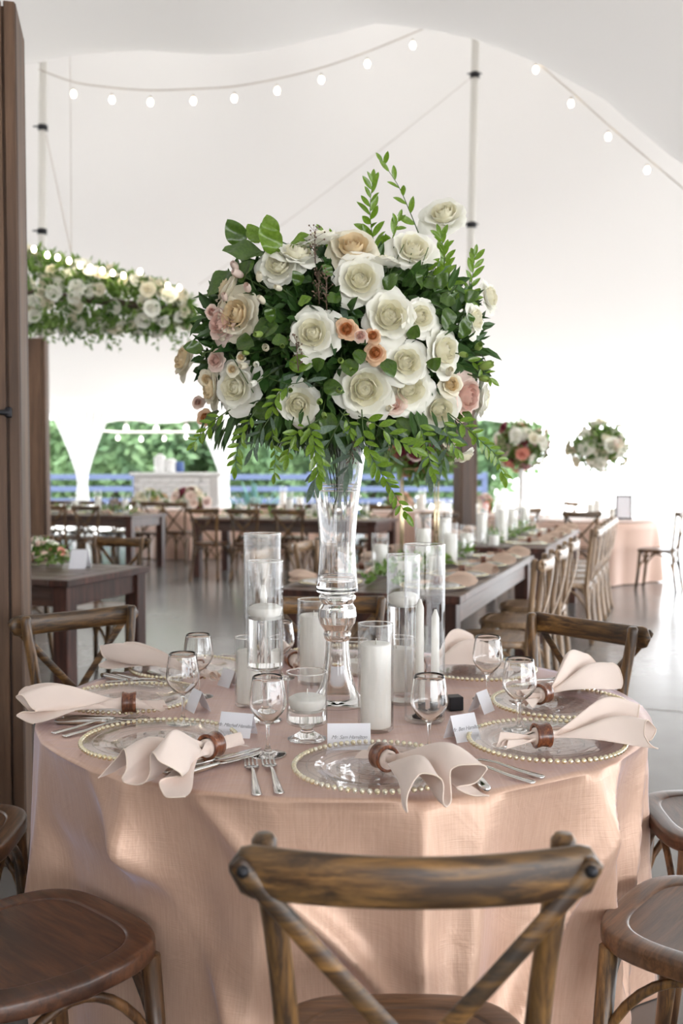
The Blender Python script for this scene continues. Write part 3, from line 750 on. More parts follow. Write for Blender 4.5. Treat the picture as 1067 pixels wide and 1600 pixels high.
# napkins -----------------------------------------------------------
BASE = [(-1.0, .04), (-.82, .34), (-.42, .80), (-.10, .55), (-.20, .22), (.08, .16), (.22, .62), (.50, 1.0), (.86, .72), (.74, .30), (.40, .26), (.62, .04), (1.05, .02)]
def napkin_mesh(seed, L, wid, hgt, tail=.075, twist=0.0):
    rg = random.Random(seed)
    ctl = [V(y * wid * rg.uniform(.85, 1.12), max(.012, z * hgt * rg.uniform(.75, 1.15)), 0) for y, z in BASE]
    n = len(ctl); nt_ = 84
    ring = []
    for k in range(nt_ + 1):
        a = 2 * pi * 1.9 * k / nt_ + 2.6; rr = .0075 + .010 * k / nt_; ring.append(V(rr * cos(a), rr * sin(a) + .024, 0))
    fan = [crom(ctl, k / nt_) for k in range(nt_ + 1)]
    ph = rg.uniform(0, 6)
    def edge(u):
        q = (u * 3.0 + rg0) % 1.0; return .86 + .18 * (1 - abs(2 * q - 1)) ** 1.2
    rg0 = rg.random()
    m = MB(); ns = 26
    def fn(u, v):
        k = int(round(u * nt_)); s = v
        b = min(1.0, 1 - (1 - s) ** 1.9)
        c_ = lerp(ring[k], fan[k], b)
        x = .012 + s * L * edge(u) - .02 * s * s * abs(c_.x) / wid
        yy = c_.x * (.72 + .34 * s) + .012 * s * sin(6 * s + ph) + twist * s * s * .06
        zz = c_.y * (1 - .10 * s) + .006 * s * sin(u * 19 + s * 5) ; zz *= (1 + .22 * sin(pi * s)) * (1 - .18 * max(0, s - .55))
        return V(x, yy, max(.005, zz))
    m.grid(fn, nt_, ns)
    body = m.mesh('napkin_fan', M_['napkin'])
    # hem along the outer edge
    hm = MB(); hm.tube([fn(k / nt_, 1.0) for k in range(nt_ + 1)], .0015, 5); hem = hm.mesh('hem', M_['hem'])
    # tail on the other side of the ring
    tl_ = MB()
    def ft(u, v):
        k = int(round(u * nt_)); s = v
        b = min(1, s ** .9); fx = V(fan[k].x * .34, max(.012, fan[k].y * .62), 0)
        c_ = lerp(ring[k], fx, b)
        return V(-.010 - s * tail * (.8 + .3 * (1 - abs(2 * ((u * 2 + rg0) % 1) - 1))), c_.x, max(.005, c_.y * (1 - .35 * s)))
    tl_.grid(ft, nt_, 12); tb = tl_.mesh('napkin_tail', M_['napkin'])
    # wrapped middle inside the ring
    mid = MB(); mid.tube([(-.016, 0, .0245), (0, 0, .0245), (.018, 0, .0245)], [.0185, .0175, .0185], 20); mm = mid.mesh('gathered_middle', M_['napkin'])
    return body, hem, tb, mm
rm = MB(); rm.lathe([(.0195, -.015), (.0185, 0), (.0195, .015), (.0245, .0165), (.0262, .0155), (.0245, .008), (.0232, 0), (.0245, -.008), (.0262, -.0155), (.0245, -.0165), (.0195, -.015)], 36)
ring_me = rm.mesh('napkin_ring', M_['ring'])
def napkin(seed, p, d, L, wid, hgt, label, rlabel, tail=.075, twist=0, zlift=0.012):
    rz = atan2(d[1], d[0]); t = thing('napkin', label, 'napkin', (p[0], p[1], PZ + zlift), rz)
    b, h, tb, mm = napkin_mesh(seed, L, wid * 1.08, hgt * 1.25, tail, twist)
    o = mk('folded_cloth', b, t); mk('hem', h, o); mk('tail', tb, t); mk('gathered_middle', mm, t)
    r = tag(mk('napkin_ring', ring_me, None), rlabel, 'napkin ring')
    r.location = (p[0], p[1], PZ + zlift + .0262); r.rotation_euler = (0, pi / 2, rz)
    return t
def nk(seed, pr, pe, wid, hgt, label, rlabel, **k):
    a = G(*pr, TZ + .035); b = G(*pe, TZ + .01); d = b - a; L = sqrt(d.x ** 2 + d.y ** 2)
    return napkin(seed, (a.x, a.y), (d.x, d.y), L, wid, hgt, label, rlabel, **k)
RL = 'polished brown wooden ring round the %s napkin'
nk(3, (600, 1186), (708, 1262), .080, .078, 'blush napkin with ruffled folds on the front charger, pointing to the near table edge', RL % 'front', tail=.06)
nk(8, (330, 1168), (205, 1238), .100, .088, 'large folded blush napkin on the front left charger, hanging toward the table edge', RL % 'front left')
nk(5, (202, 1100), (38, 1122), .075, .062, 'long blush napkin at the left place, its point reaching past the table edge', RL % 'left')
nk(9, (306, 1048), (178, 1040), .075, .075, 'peaked blush napkin at the back left place', RL % 'back left')
nk(4, (846, 1152), (1008, 1160), .070, .062, 'blush napkin lying to the right across the front right charger, past the table edge', RL % 'front right', tail=.085)
nk(12, (846, 1086), (942, 1070), .070, .072, 'pale lit blush napkin at the right place behind the front right charger', RL % 'right')
nk(6, (664, 1042), (756, 1040), .075, .085, 'blush napkin at the back right place behind the tall cylinder', RL % 'back right')
nk(7, (459, 1032), (418, 1018), .060, .055, 'blush napkin at the back place beyond the pillar candles', RL % 'back', tail=.05)

# place cards
def card(px, py, rz, wd, h, label, text, ang=.42):
    p = G(px, py, TZ); t = thing('place_card', label, 'card', (p.x, p.y, PZ), rz)
    for s in (-1, 1):
        m = MB(); c_ = V(0, s * h * sin(ang) / 2, h * cos(ang) / 2); R = Matrix.Rotation(s * ang, 3, 'X')
        m.box((0, 0, 0), (wd, .0006, h)); m.v = [tuple(R @ Vector(q) + c_) for q in m.v]; m.obj('panel', M_['card'], t, False)
    if text:
        cu = bpy.data.curves.new('lettering', 'FONT'); cu.body = text; cu.size = h * .20; cu.shear = .42; cu.align_x = 'CENTER'; cu.extrude = .0001; cu.space_character = .92
        cu.materials.append(M_['ink'])
        o_ = bpy.data.objects.new('tmp', cu); COL.objects.link(o_); me_ = bpy.data.meshes.new_from_object(o_.evaluated_get(bpy.context.evaluated_depsgraph_get())); bpy.data.objects.remove(o_)
        o = mk('lettering', me_, t); o['kind'] = 'stuff'
        o.location = (0, -h * sin(ang) * .56 - .0012, h * cos(ang) * .42); o.rotation_euler = (pi / 2 - ang, 0, 0)
    return t
card(545, 1168, .02, .092, .056, 'white tented place card with grey script behind the front charger', 'Mr. Sam Hamilton')
card(371, 1149, -.30, .078, .055, 'tilted white place card with grey script between the front left charger and the wine glass', 'Mr. Mitchell Hamilton')
card(722, 1155, -.62 + 1.15, .066, .060, 'white place card standing left of the front right charger', 'Mr. Ben Hamilton')
card(752, 1112, .95, .055, .055, 'white place card behind the front right card, near the right charger', None)
card(309, 1110, 2.10, .060, .055, 'white place card seen end on beside the left wine glass', None)
card(358, 1072, 2.3, .055, .05, 'white place card partly hidden behind the left pillar candle', None)
card(519, 1068, 2.9, .060, .05, 'white place card behind the tall vase foot', None)

# ------------------------------------------------------------------ candles and glass vessels
def yz(py, Y): return W(CX, py, Y).z - TZ
def vessel(px, Y, r, top, wall=.0022, base=.006, name='cylinder_vase', label='', foot=None, thick=0.008):
    x = W(px, 1000, Y).x; t = thing(name, label, 'candle holder', (x, Y, PZ))
    m = MB()
    zb = 0
    if foot:
        fr, zc = foot; zb = zc
        m2 = MB(); m2.lathe([(0, .001), (fr, .001), (fr + .001, .003), (fr * .75, .008), (.016, .018), (.013, .026), (.014, zc - .008), (.024, zc), (r * .8, zc + .004), (0, zc + .004)], 40)
        m2.obj('foot', M_['solid'], t)
    m.lathe([(0, zb + .0005), (r - .004, zb + .0005), (r, zb + .005), (r, top), (r - wall / 2, top + .001), (r - wall, top), (r - wall, zb + .011), (r - wall - .004, zb + .008), (0, zb + .008)], 56)
    m.obj('glass_wall', M_['glass'], t)
    m = MB(); m.lathe([(r - wall - .0006, zb + .0085), (r - wall * .5, zb + .003), (0, zb + .003)], 40)
    e = MB(); e.tube([(( r - wall / 2) * cos(2 * pi * k / 48), (r - wall / 2) * sin(2 * pi * k / 48), top) for k in range(49)], .0014, 6, cap=False); e.obj('rim', M_['solid'], t)
    return t, x
def pillar(px, Y, r, z0, ztop, label, flame=False):
    x = W(px, 1000, Y).x; t = thing('pillar_candle', label, 'candle', (x, Y, PZ))
    m = MB(); m.lathe([(0, z0), (r * .97, z0), (r, z0 + .003), (r, ztop - .003), (r - .003, ztop), (r * .6, ztop - .003), (0, ztop - .004)], 40); m.obj('wax_body', M_['wax'], t)
    m = MB(); m.tube([(0, 0, ztop - .005), (.001, 0, ztop + .010)], .0010, 6); m.obj('wick', M_['wick'], t)
def floater(px, Y, r, z, label):
    x = W(px, 1000, Y).x; t = thing('floating_candle', label, 'candle', (x, Y, PZ + z))
    m = MB(); m.lathe([(0, -.024), (r * .80, -.022), (r * .95, -.008), (r, .002), (r * .985, .006), (r * .7, .012), (0, .015)], 40); m.obj('wax_body', M_['wax'], t)
    m = MB(); m.tube([(0, 0, .014), (.001, 0, .026)], .0011, 6); m.obj('wick', M_['wick'], t)
def water(t, r, z0, z1):
    m = MB(); m.lathe([(0, z0), (r, z0)], 48); m.lathe([(r, z0), (r, z1)], 48); m.lathe([(r, z1), (0, z1)], 48); o = m.obj('water', M_['water'], t, True); 
    for p in o.data.polygons:
        p.use_smooth = abs(p.normal.z) < .5
# left cluster
t, x = vessel(410.5, 2.66, .0505, yz(834, 2.66), label='tallest clear glass cylinder of the left cluster, behind the footed one')
tp = thing('taper_candle', 'white taper candle inside the tallest left glass cylinder', 'candle', (W(412, 1000, 2.66).x, 2.66, PZ + .009))
m = MB(); m.tube([(0, 0, 0), (0, 0, yz(930, 2.66) - .01), (0, 0, yz(914, 2.66) - .01)], [.011, .0095, .004], 14); m.obj('wax_body', M_['wax'], tp)
t, x = vessel(414.5, 2.32, .0428, yz(877, 2.32), label='tall footed glass cylinder with a floating candle, left cluster', foot=(.038, yz(1046, 2.32)))
zc = yz(1046, 2.32); water(t, .0400, zc + .0095, yz(962, 2.32)); floater(414.5, 2.32, .0395, yz(953, 2.32), 'white floating candle in the tall footed glass of the left cluster')
t, x = vessel(479.5, 2.157, .0448, yz(1050, 2.157), label='low footed glass bowl with a floating candle in front of the tall vase', foot=(.042, yz(1131, 2.157)))
zc = yz(1131, 2.157); water(t, .0420, zc + .0095, yz(1106, 2.157)); floater(479.5, 2.157, .0412, yz(1095, 2.157), 'white floating candle in the low footed glass bowl')
t, x = vessel(388, 2.47, .0345, yz(996, 2.47), label='glass cylinder round the leftmost pillar candle')
pillar(388, 2.47, .0295, .009, yz(1016, 2.47), 'leftmost white pillar candle in a glass cylinder')
t, x = vessel(490, 2.74, .045, yz(937, 2.74), label='glass cylinder round the pillar candle just left of the vase stem')
pillar(490, 2.74, .0385, .009, yz(960, 2.74), 'tall white pillar candle just left of the vase stem')
# right cluster
t, x = vessel(587, 2.236, .0405, yz(975, 2.236), label='glass cylinder round the large pillar candle right of the vase')
pillar(587, 2.236, .0348, .009, yz(1005, 2.236), 'largest white pillar candle, nearest, right of the vase')
t, x = vessel(630, 2.50, .042, yz(867, 2.50), label='tall glass cylinder with a floating candle, right cluster')
water(t, .0392, .0095, yz(944, 2.50)); floater(630, 2.50, .0388, yz(934, 2.50), 'white floating candle high in the tall right glass cylinder')
t, x = vessel(663.5, 2.32, .0475, yz(851, 2.32), label='tallest clear glass cylinder on the right, holding white tapers')
for k, (px, Yt, yt, lb) in enumerate(((656, 2.315, 936, 'white taper candle in a dark holder, left one inside the tallest right cylinder'), (680, 2.325, 952, 'white taper candle in a dark holder, right one inside the tallest right cylinder'))):
    tp = thing('taper_candle', lb, 'candle', (W(px, 1000, Yt).x, Yt, PZ + .009))
    zt_ = yz(yt, Yt) - .01
    m = MB(); m.tube([(0, 0, .028), (0, 0, zt_ - .02), (0, 0, zt_)], [.0105, .0092, .003], 14); m.obj('wax_body', M_['wax'], tp)
    m = MB(); m.lathe([(0, 0), (.017, 0), (.018, .004), (.011, .008), (.012, .03), (.0108, .036), (0, .030)], 20); m.obj('holder', M_['iron'], tp)
t, x = vessel(637, 2.62, .0345, yz(994, 2.62), label='glass cylinder round the small pillar candle between the right cylinders')
pillar(637, 2.62, .0295, .009, yz(1010, 2.62), 'small white pillar candle between the right cylinders')
t, x = vessel(556, 2.85, .036, yz(1000, 2.85), label='low glass votive cup half hidden behind the vase foot')
pillar(556, 2.85, .032, .009, yz(1032, 2.85), 'low white candle half hidden behind the vase foot')
bp = G(711, 1112, TZ); bo = MB(); bo.box((0, 0, .017), (.036, .036, .034), rz=.25, bev=.002)
tag(bo.obj('wooden_block', M_['iron'], loc=(bp.x, bp.y + .02, PZ), smooth=False), 'small dark block on the table right of the tall cylinders', 'block')

# wine glasses
def wine_me():
    H = .163; o = [(0, .0006), (.036, .0006), (.0365, .0018), (.030, .004), (.012, .008), (.0050, .016), (.0036, .030), (.0038, .055), (.0065, .066), (.018, .074), (.031, .088), (.0385, .104), (.0385, .118), (.0355, .140), (.0318, H)]
    i = [(.0308, H + .0004), (.0298, H), (.0338, .140), (.0368, .118), (.0368, .104), (.0296, .0895), (.0165, .0765), (.006, .0705), (0, .0695)]
    P = [V(a, b, 0) for a, b in o]; Q = [V(a, b, 0) for a, b in i]
    oo = [crom(P, k / 44) for k in range(45)]; qq = [crom(Q, k / 26) for k in range(27)]
    m = MB(); m.lathe([(max(0, p.x), p.y) for p in oo[:19]] , 40)
    stem = m
    m2 = MB(); m2.lathe([(max(0, p.x), p.y) for p in oo[18:]] + [(max(0, p.x), p.y) for p in qq], 48)
    return stem, m2
st_, bo_ = wine_me(); full = MB(); full.v = st_.v; full.f = st_.f
o_all = None
wine_stem = st_.mesh('stem', M_['solid']); wine_bowl = bo_.mesh('bowl', M_['solid'])
wl_ = [(418, 2.04, 'wine glass in the left foreground between the place card and the forks'), (671, 2.05, 'wine glass in the right foreground behind the front napkin'),
       (285, 2.30, 'wine glass standing by the left charger'), (309.5, 2.57, 'wine glass at the back left, in front of the grey floor'),
       (762, 2.54, 'wine glass at the back right behind the place cards'), (812, 2.235, 'wine glass at the right between two chargers'),
       (439, 2.80, 'wine glass at the back, half hidden by the left glass cylinders')]
for px, Y, lb in wl_:
    t = thing('wine_glass', lb, 'glass', (W(px, 1000, Y).x, Y, PZ)); mk('stem', wine_stem, t); mk('bowl', wine_bowl, t)

# ------------------------------------------------------------------ tall vase
VY = 2.50; VX = W(527, 1000, VY).x
def vz(py): return W(CX, py, VY).z - PZ
vt = thing('tall_glass_vase', 'tall clear glass pedestal vase holding the large white bouquet', 'vase', (VX, VY, PZ))
def px2(r): return r * VY / F
outer = [(px2(58), vz(668)), (px2(46), vz(700)), (px2(38), vz(750)), (px2(33), vz(790)), (px2(29), vz(840)), (px2(28.5), vz(860)), (px2(30.5), vz(895)), (px2(32.5), vz(916)), (px2(32), vz(924)), (px2(26), vz(927))]
P = [V(a, b, 0) for a, b in outer]; oo = [crom(P, k / 40) for k in range(41)]
ow = [(p.x, p.y) for p in oo[:37]]; iw = [(p[0] - .004, p[1]) for p in ow if p[1] > vz(906)]
m = MB(); m.lathe([(0, vz(925.5)), (ow[-1][0] - .003, vz(925))] + ow[::-1] + [(ow[0][0] - .002, ow[0][1] + .0015)] + iw + [(iw[-1][0] - .006, vz(908)), (0, vz(909))], 56)
m.obj('cup', M_['solid'], vt)
for k in range(3):
    m = MB(); rr = [p.x for p in oo if p.y < vz(757 + 5 * k)][0] + .0005; m.tube([(rr * cos(2 * pi * q / 56), rr * sin(2 * pi * q / 56), vz(757 + 5 * k)) for q in range(57)], .0016, 6, cap=False); m.obj('etched_band', M_['solid'], vt)
prof = [(0, vz(926.5)), (px2(24), vz(926.5)), (px2(29), vz(931)), (px2(29), vz(936)), (px2(25), vz(941)), (px2(24.5), vz(943)), (px2(29), vz(950)), (px2(30.5), vz(962)), (px2(28), vz(973)), (px2(22.5), vz(982)), (px2(20.5), vz(985)), (px2(21.8), vz(990)), (px2(21), vz(996)), (px2(18.5), vz(1000)), (0, vz(1000))]
m = MB(); m.lathe(prof, 48); m.obj('ball_stem', M_['solid'], vt)
bell = [(px2(18), vz(1000.5)), (px2(18.5), vz(1012)), (px2(20), vz(1030)), (px2(23), vz(1050)), (px2(28), vz(1070)), (px2(36), vz(1086)), (px2(46), .012), (px2(52), .004), (px2(52), .001)]
Pb = [V(a, b, 0) for a, b in bell]; bb = [crom(Pb, k / 24) for k in range(25)]
m = MB(); m.lathe([(p.x, p.y) for p in bb] + [(p.x - .004, max(.001, p.y - .0005)) for p in bb[::-1]], 48); m.obj('bell_foot', M_['solid'], vt)

# ------------------------------------------------------------------ flowers
def petal(R, H, wrap, opn, curl, point, seed=0, nu=8, nv=7, ruffle=.03):
    P0 = V(.06 * R, 0, 0); P1 = V(R * .95, .02 * H, 0); P2 = V(R * (1 + opn * .5), .75 * H, 0); P3 = V(R * (1 + opn * 1.3), H * (1 - curl), 0)
    m = MB(); off = V(seed * 3.1, 0, 0)
    def fn(a, v):
        u = a * 2 - 1
        vv = v * (1 - .20 * abs(u) ** 2.6) + point * .16 * v ** 3 * max(0, 1 - abs(u) * 1.5)
        q = min(1.15, vv); k = 1 - q
        p = P0 * k ** 3 + P1 * 3 * k * k * q + P2 * 3 * k * q * q + P3 * q ** 3
        an = u * wrap * (.30 + .70 * sin(pi * min(.62, .12 + .5 * v))) 
        r = p.x + ruffle * v * v * mnoise.noise(V(u * 2.2, v * 2, seed * 1.7)) * 2 - .10 * R * abs(u) ** 2 * (1 if opn < .3 else -.3) * v
        z = p.y + ruffle * v * v * mnoise.noise(V(u * 2.5 + 9, v * 2, seed * 1.7)) * 2 - (.09 * abs(u) ** 2 * v * curl)
        return V(r * cos(an), r * sin(an), z)
    m.grid(fn, nu, nv); return m
def rose_parts(seed):
    rg = random.Random(seed)
    cm = MB(); pet = []
    lay = [(3, .13, .60, 1.7, -.6, 0, 0), (4, .22, .66, 1.15, -.42, 0, 0), (5, .32, .68, 1.0, -.25, .0, 0), (5, .43, .67, .95, -.08, .03, 0), (5, .54, .62, .88, .08, .10, 0)]
    for li, (n, R, H, wr, op, cu, po) in enumerate(lay):
        for k in range(n):
            a = 2 * pi * k / n + li * .9 + rg.uniform(-.15, .15)
            pm = petal(R, H * rg.uniform(.93, 1.05), wr, op, cu, po, seed * 10 + li * 7 + k, 6 if li < 3 else 8, 6, .04)
            R_ = Matrix.Rotation(a, 3, 'Z'); cm.add([R_ @ Vector(p) for p in pm.v], pm.f)
    for li, (n, R, H, wr, op, cu, po) in enumerate([(5, .64, .56, .86, .26, .26, .7), (6, .72, .46, .78, .38, .52, 1.5)]):
        for k in range(n):
            a = 2 * pi * k / n + li * .7 + rg.uniform(-.18, .18)
            pm = petal(R * rg.uniform(.93, 1.08), H * rg.uniform(.9, 1.1), wr, op * rg.uniform(.7, 1.3), cu * rg.uniform(.6, 1.3), po, seed * 10 + 50 + li * 7 + k, 10, 8, .06)
            R_ = Matrix.Rotation(a, 3, 'Z'); pm.v = [tuple(R_ @ Vector(p) + V(0, 0, -.05 * li)) for p in pm.v]; pet.append(pm)
    sep = MB(); sep.lathe([(0, -.12), (.10, -.10), (.13, -.02), (.10, .06), (.05, .10)], 10)
    return cm, pet, sep
ROSES = {}
for nm in ('rose', 'cream', 'blush', 'peach'):
    for sd in range(3 if nm in ('rose',) else 2):
        cm, pet, sep = rose_parts(sd + 1)
        cm.ball((0, 0, .24), .30, 12, 8, (1, 1, .95))
    # split heart: innermost layers in warmer tone -> its own mesh
        ROSES[(nm, sd)] = (cm.mesh('rose_heart', M_[nm + 'c']), [p.mesh('petal', M_[nm]) for p in pet], sep.mesh('calyx', M_['stem']))
def bud_mesh(matn):
    m = MB()
    for k in range(5):
        pm = petal(.42, 1.0, 1.0, -.35, 0, .3, k, 6, 5, .03); R_ = Matrix.Rotation(2 * pi * k / 5, 3, 'Z'); m.add([R_ @ Vector(p) for p in pm.v], pm.f)
    return m.mesh('bud', M_[matn])
BUDS = {k: bud_mesh(k) for k in ('rose', 'cream', 'blush', 'peach', 'lime')}
def leaf_mesh(L, Wd, matn, fold=.18, bend=.12, wav=0.0, nu=4, nv=8, tip=1.0, seed=0):
    m = MB()
    def fn(a, v):
        u = a * 2 - 1; hw_ = Wd * sin(pi * min(1, v ** tip)) ** .75 * .5 if 0 < v < 1 else 0
        return V(u * hw_, v * L, fold * abs(u) * hw_ - bend * v * v * L + wav * sin(v * 9 + u * 3 + seed) * hw_ * .4)
    m.grid(fn, nu, nv); return m.mesh('leaf', M_[matn])
LEAF = {'ruscus': [leaf_mesh(1, .36, 'ruscus', .3, b) for b in (.05, .2, -.12)],
        'broad': [leaf_mesh(1, .72, 'broad', .2, b, .5, 6, 10, .85, k) for k, b in enumerate((.1, .28, -.1))],
        'broadg': [leaf_mesh(1, .66, 'ruscus', .2, b, .6, 6, 10, .85, k) for k, b in enumerate((.1, .3))],
        'euc': [leaf_mesh(1, .22, 'euc', .1, b) for b in (.05, .25, -.1)],
        'fill': [leaf_mesh(1, .42, 'fill', .2, b) for b in (.05, .25)]}
AC = W(532, 520, 2.5)
arr = thing('flower_arrangement', 'large white rose and greenery bouquet in the tall vase, centre of the picture', 'flowers', AC)
def surf(px, py, out=1.0):
    c = W(px, py, 2.5); dx = (c.x - AC.x) / .40; dz = (c.z - AC.z) / .33
    k = 1 - dx * dx - dz * dz; dy = -.27 * sqrt(max(0, k)) * out
    p = W(px, py, 2.5 + dy); n = V((p.x - AC.x) / .16, dy / .073 * .6 - .25, (p.z - AC.z) / .11 * .8).normalized()
    return p, n
rgr = random.Random(21); RC = []
def put_rose(kind, px, py, rad, face_=None, out=1.0, name='rose'):
    p, n = surf(px, py, out)
    if face_: n = (n * .35 + V(*face_).normalized()).normalized()
    r = rad * (p.y) / F
    sd = rgr.randrange(3 if kind == 'rose' else 2); heart, pets, cal = ROSES[(kind, sd)]
    M = frame(n.orthogonal(), n, p - AC - n * r * .45, r * 1.02)
    M = M @ Matrix.Rotation(rgr.uniform(0, 6.28), 4, 'Z')
    o = mk(name, heart, arr, M=M); RC.append((p - AC - n * r * .15, r * .95, n))
    for q in pets: mk('petal', q, o)
    mk('calyx', cal, o)
    return o
C_ = (-.1, -1, .25)
roses = [('rose', 693, 331, 31, (-.5, -1, .5)), ('rose', 647, 386, 33, (.1, -1, .55)), ('cream', 552, 383, 35, (0, -1, .7)), ('rose', 563, 435, 35, (.05, -1, .1)),
         ('rose', 434, 412, 30, (-.2, -1, .3)), ('rose', 466, 392, 30, (.4, -.4, 1)), ('rose', 499, 368, 27, (-.2, .2, 1)), ('rose', 610, 493, 37, (.1, -1, .1)),
         ('rose', 659, 494, 26, (.5, -1, .1)), ('rose', 488, 520, 34, (-.1, -1, .15)), ('cream', 366, 490, 34, (-.5, -1, .2)), ('blush', 342, 505, 26, (-.8, -.8, .1)),
         ('rose', 365, 605, 33, (-.4, -1, .1)), ('cream', 283, 560, 25, (-.8, -.6, .4)), ('rose', 466, 632, 30, (0, -1, -.2)), ('rose', 571, 608, 39, (0, -1, 0)),
         ('rose', 636, 565, 32, (.2, -1, .3)), ('rose', 641, 609, 34, (.3, -1, -.1)), ('rose', 698, 548, 32, (.8, -.7, .1)), ('rose', 689, 640, 29, (.2, -1, -.1)),
         ('blush', 733, 620, 32, (.8, -.8, -.1)), ('rose', 757, 626, 26, (1, .1, 0)), ('rose', 768, 463, 22, (.9, -.6, .2)), ('rose', 746, 498, 22, (.8, -.5, .1)),
         ('cream', 325, 606, 27, (-1, -.4, .1)), ('cream', 351, 448, 26, (-.7, .1, .5)), ('rose', 727, 716, 15, (.4, -.4, -1)), ('cream', 706, 600, 17, (.3, -1, .3)), ('rose', 603, 405, 20, (0, .4, 1))]
for k, px, py, rd, fc in roses: put_rose(k, px, py, rd * 1.1, fc)
small = [('peach', 541, 514, 16), ('blush', 563, 524, 11), ('peach', 582, 524, 12), ('peach', 586, 551, 15), ('blush', 615, 631, 17), ('blush', 335, 563, 15), ('cream', 322, 592, 12),
         ('blush', 330, 487, 10), ('peach', 320, 652, 11), ('blush', 309, 628, 9), ('cream', 362, 577, 10), ('cream', 376, 558, 8)]
for k, px, py, rd in small: put_rose(k, px, py, rd, (rgr.uniform(-.4, .4), -1, rgr.uniform(-.1, .5)), 1.02, 'spray_rose')
buds = [('cream', 416, 545, 11), ('rose', 401, 567, 9), ('cream', 387, 571, 10), ('rose', 400, 597, 10), ('blush', 380, 432, 12), ('cream', 405, 440, 10), ('blush', 389, 455, 11), ('cream', 413, 474, 10), ('blush', 372, 424, 11),
        ('cream', 440, 452, 9), ('blush', 353, 470, 9), ('lime', 452, 610, 8), ('lime', 533, 565, 9), ('lime', 545, 578, 9), ('lime', 500, 625, 9), ('lime', 505, 645, 8), ('lime', 528, 612, 9), ('lime', 745, 545, 11), ('lime', 750, 575, 13), ('lime', 749, 590, 10),
        ('cream', 606, 640, 9), ('lime', 440, 540, 8), ('lime', 410, 522, 10), ('lime', 389, 552, 7), ('cream', 700, 585, 12), ('lime', 718, 553, 9), ('cream', 575, 660, 8)]
for k, px, py, rd in buds:
    p, n = surf(px, py, 1.04); r = rd * p.y / F
    n = (n + V(rgr.uniform(-.7, .7), -.3, rgr.uniform(-.2, .8))).normalized()
    o = mk('bud', BUDS[k], arr, M=frame(n.orthogonal(), n, p - AC, r * 1.7))
    mm = MB(); inn = Vector(o.matrix_basis.inverted() @ V(*( (p - AC) * .45)));
    mm.tube([(0, 0, .05), (0, 0, -.3), inn * .5 + V(0, 0, -.3), inn], [.12, .07, .06, .06], 5); mk('stalk', mm.mesh('stalk', M_['stem']), o)
NLEAF = [0]
def leaf_at(kind, p, d, n, size, parent=arr, base=AC):
    me_ = rgr.choice(LEAF[kind]); NLEAF[0] += 1
    if parent is arr: return mk('leaf', me_, arr, M=frame(d, n, p - base, size))
    return mk('leaf', me_, parent, M=frame(d, n, p - base, size))
def sprig(kind, pts, n, size, stemr=.0016, Y=None, stemmat='stem', spread=1.0, t0=.15):
    """pts: (px,py,Yoffset) from root to tip"""
    P = [W(x, y, 2.5 + dy) for x, y, dy in pts]
    mb = MB(); mb.tube([crom(P, k / 16) - AC for k in range(17)], [lerp(stemr, stemr * .4, k / 16) for k in range(17)], 5)
    o = mb.obj('sprig', M_[stemmat], arr)
    for k in range(n):
        t = t0 + (1 - t0) * (k + .5) / n; c = crom(P, t); tn = (crom(P, min(1, t + .04)) - crom(P, max(0, t - .04))).normalized()
        side = tn.cross(V(0, -1, 0)); side = side.normalized() if side.length > .01 else V(1, 0, 0); side = Matrix.Rotation(rgr.uniform(-1.1, 1.1), 3, tn) @ side
        s = 1 if k % 2 else -1; up = V(rgr.uniform(-.3, .3), -.5 + rgr.uniform(-.7, .4), rgr.uniform(-.2, .5))
        d = (tn * rgr.uniform(.5, 1.1) + side * s * rgr.uniform(.5, .95) * spread + up * .55).normalized()
        nn = (V(rgr.uniform(-.5, .5), -1, rgr.uniform(.0, .9)))
        leaf_at(kind, c, d, nn, size * (.76 if P[-1].z < AC.z else 1.1) * rgr.uniform(.8, 1.15) * (1.05 - .35 * t), o)
    leaf_at(kind, P[-1], (P[-1] - P[-2]).normalized(), V(0, -1, .3), size * .7, o)
PX = 2.5 / F
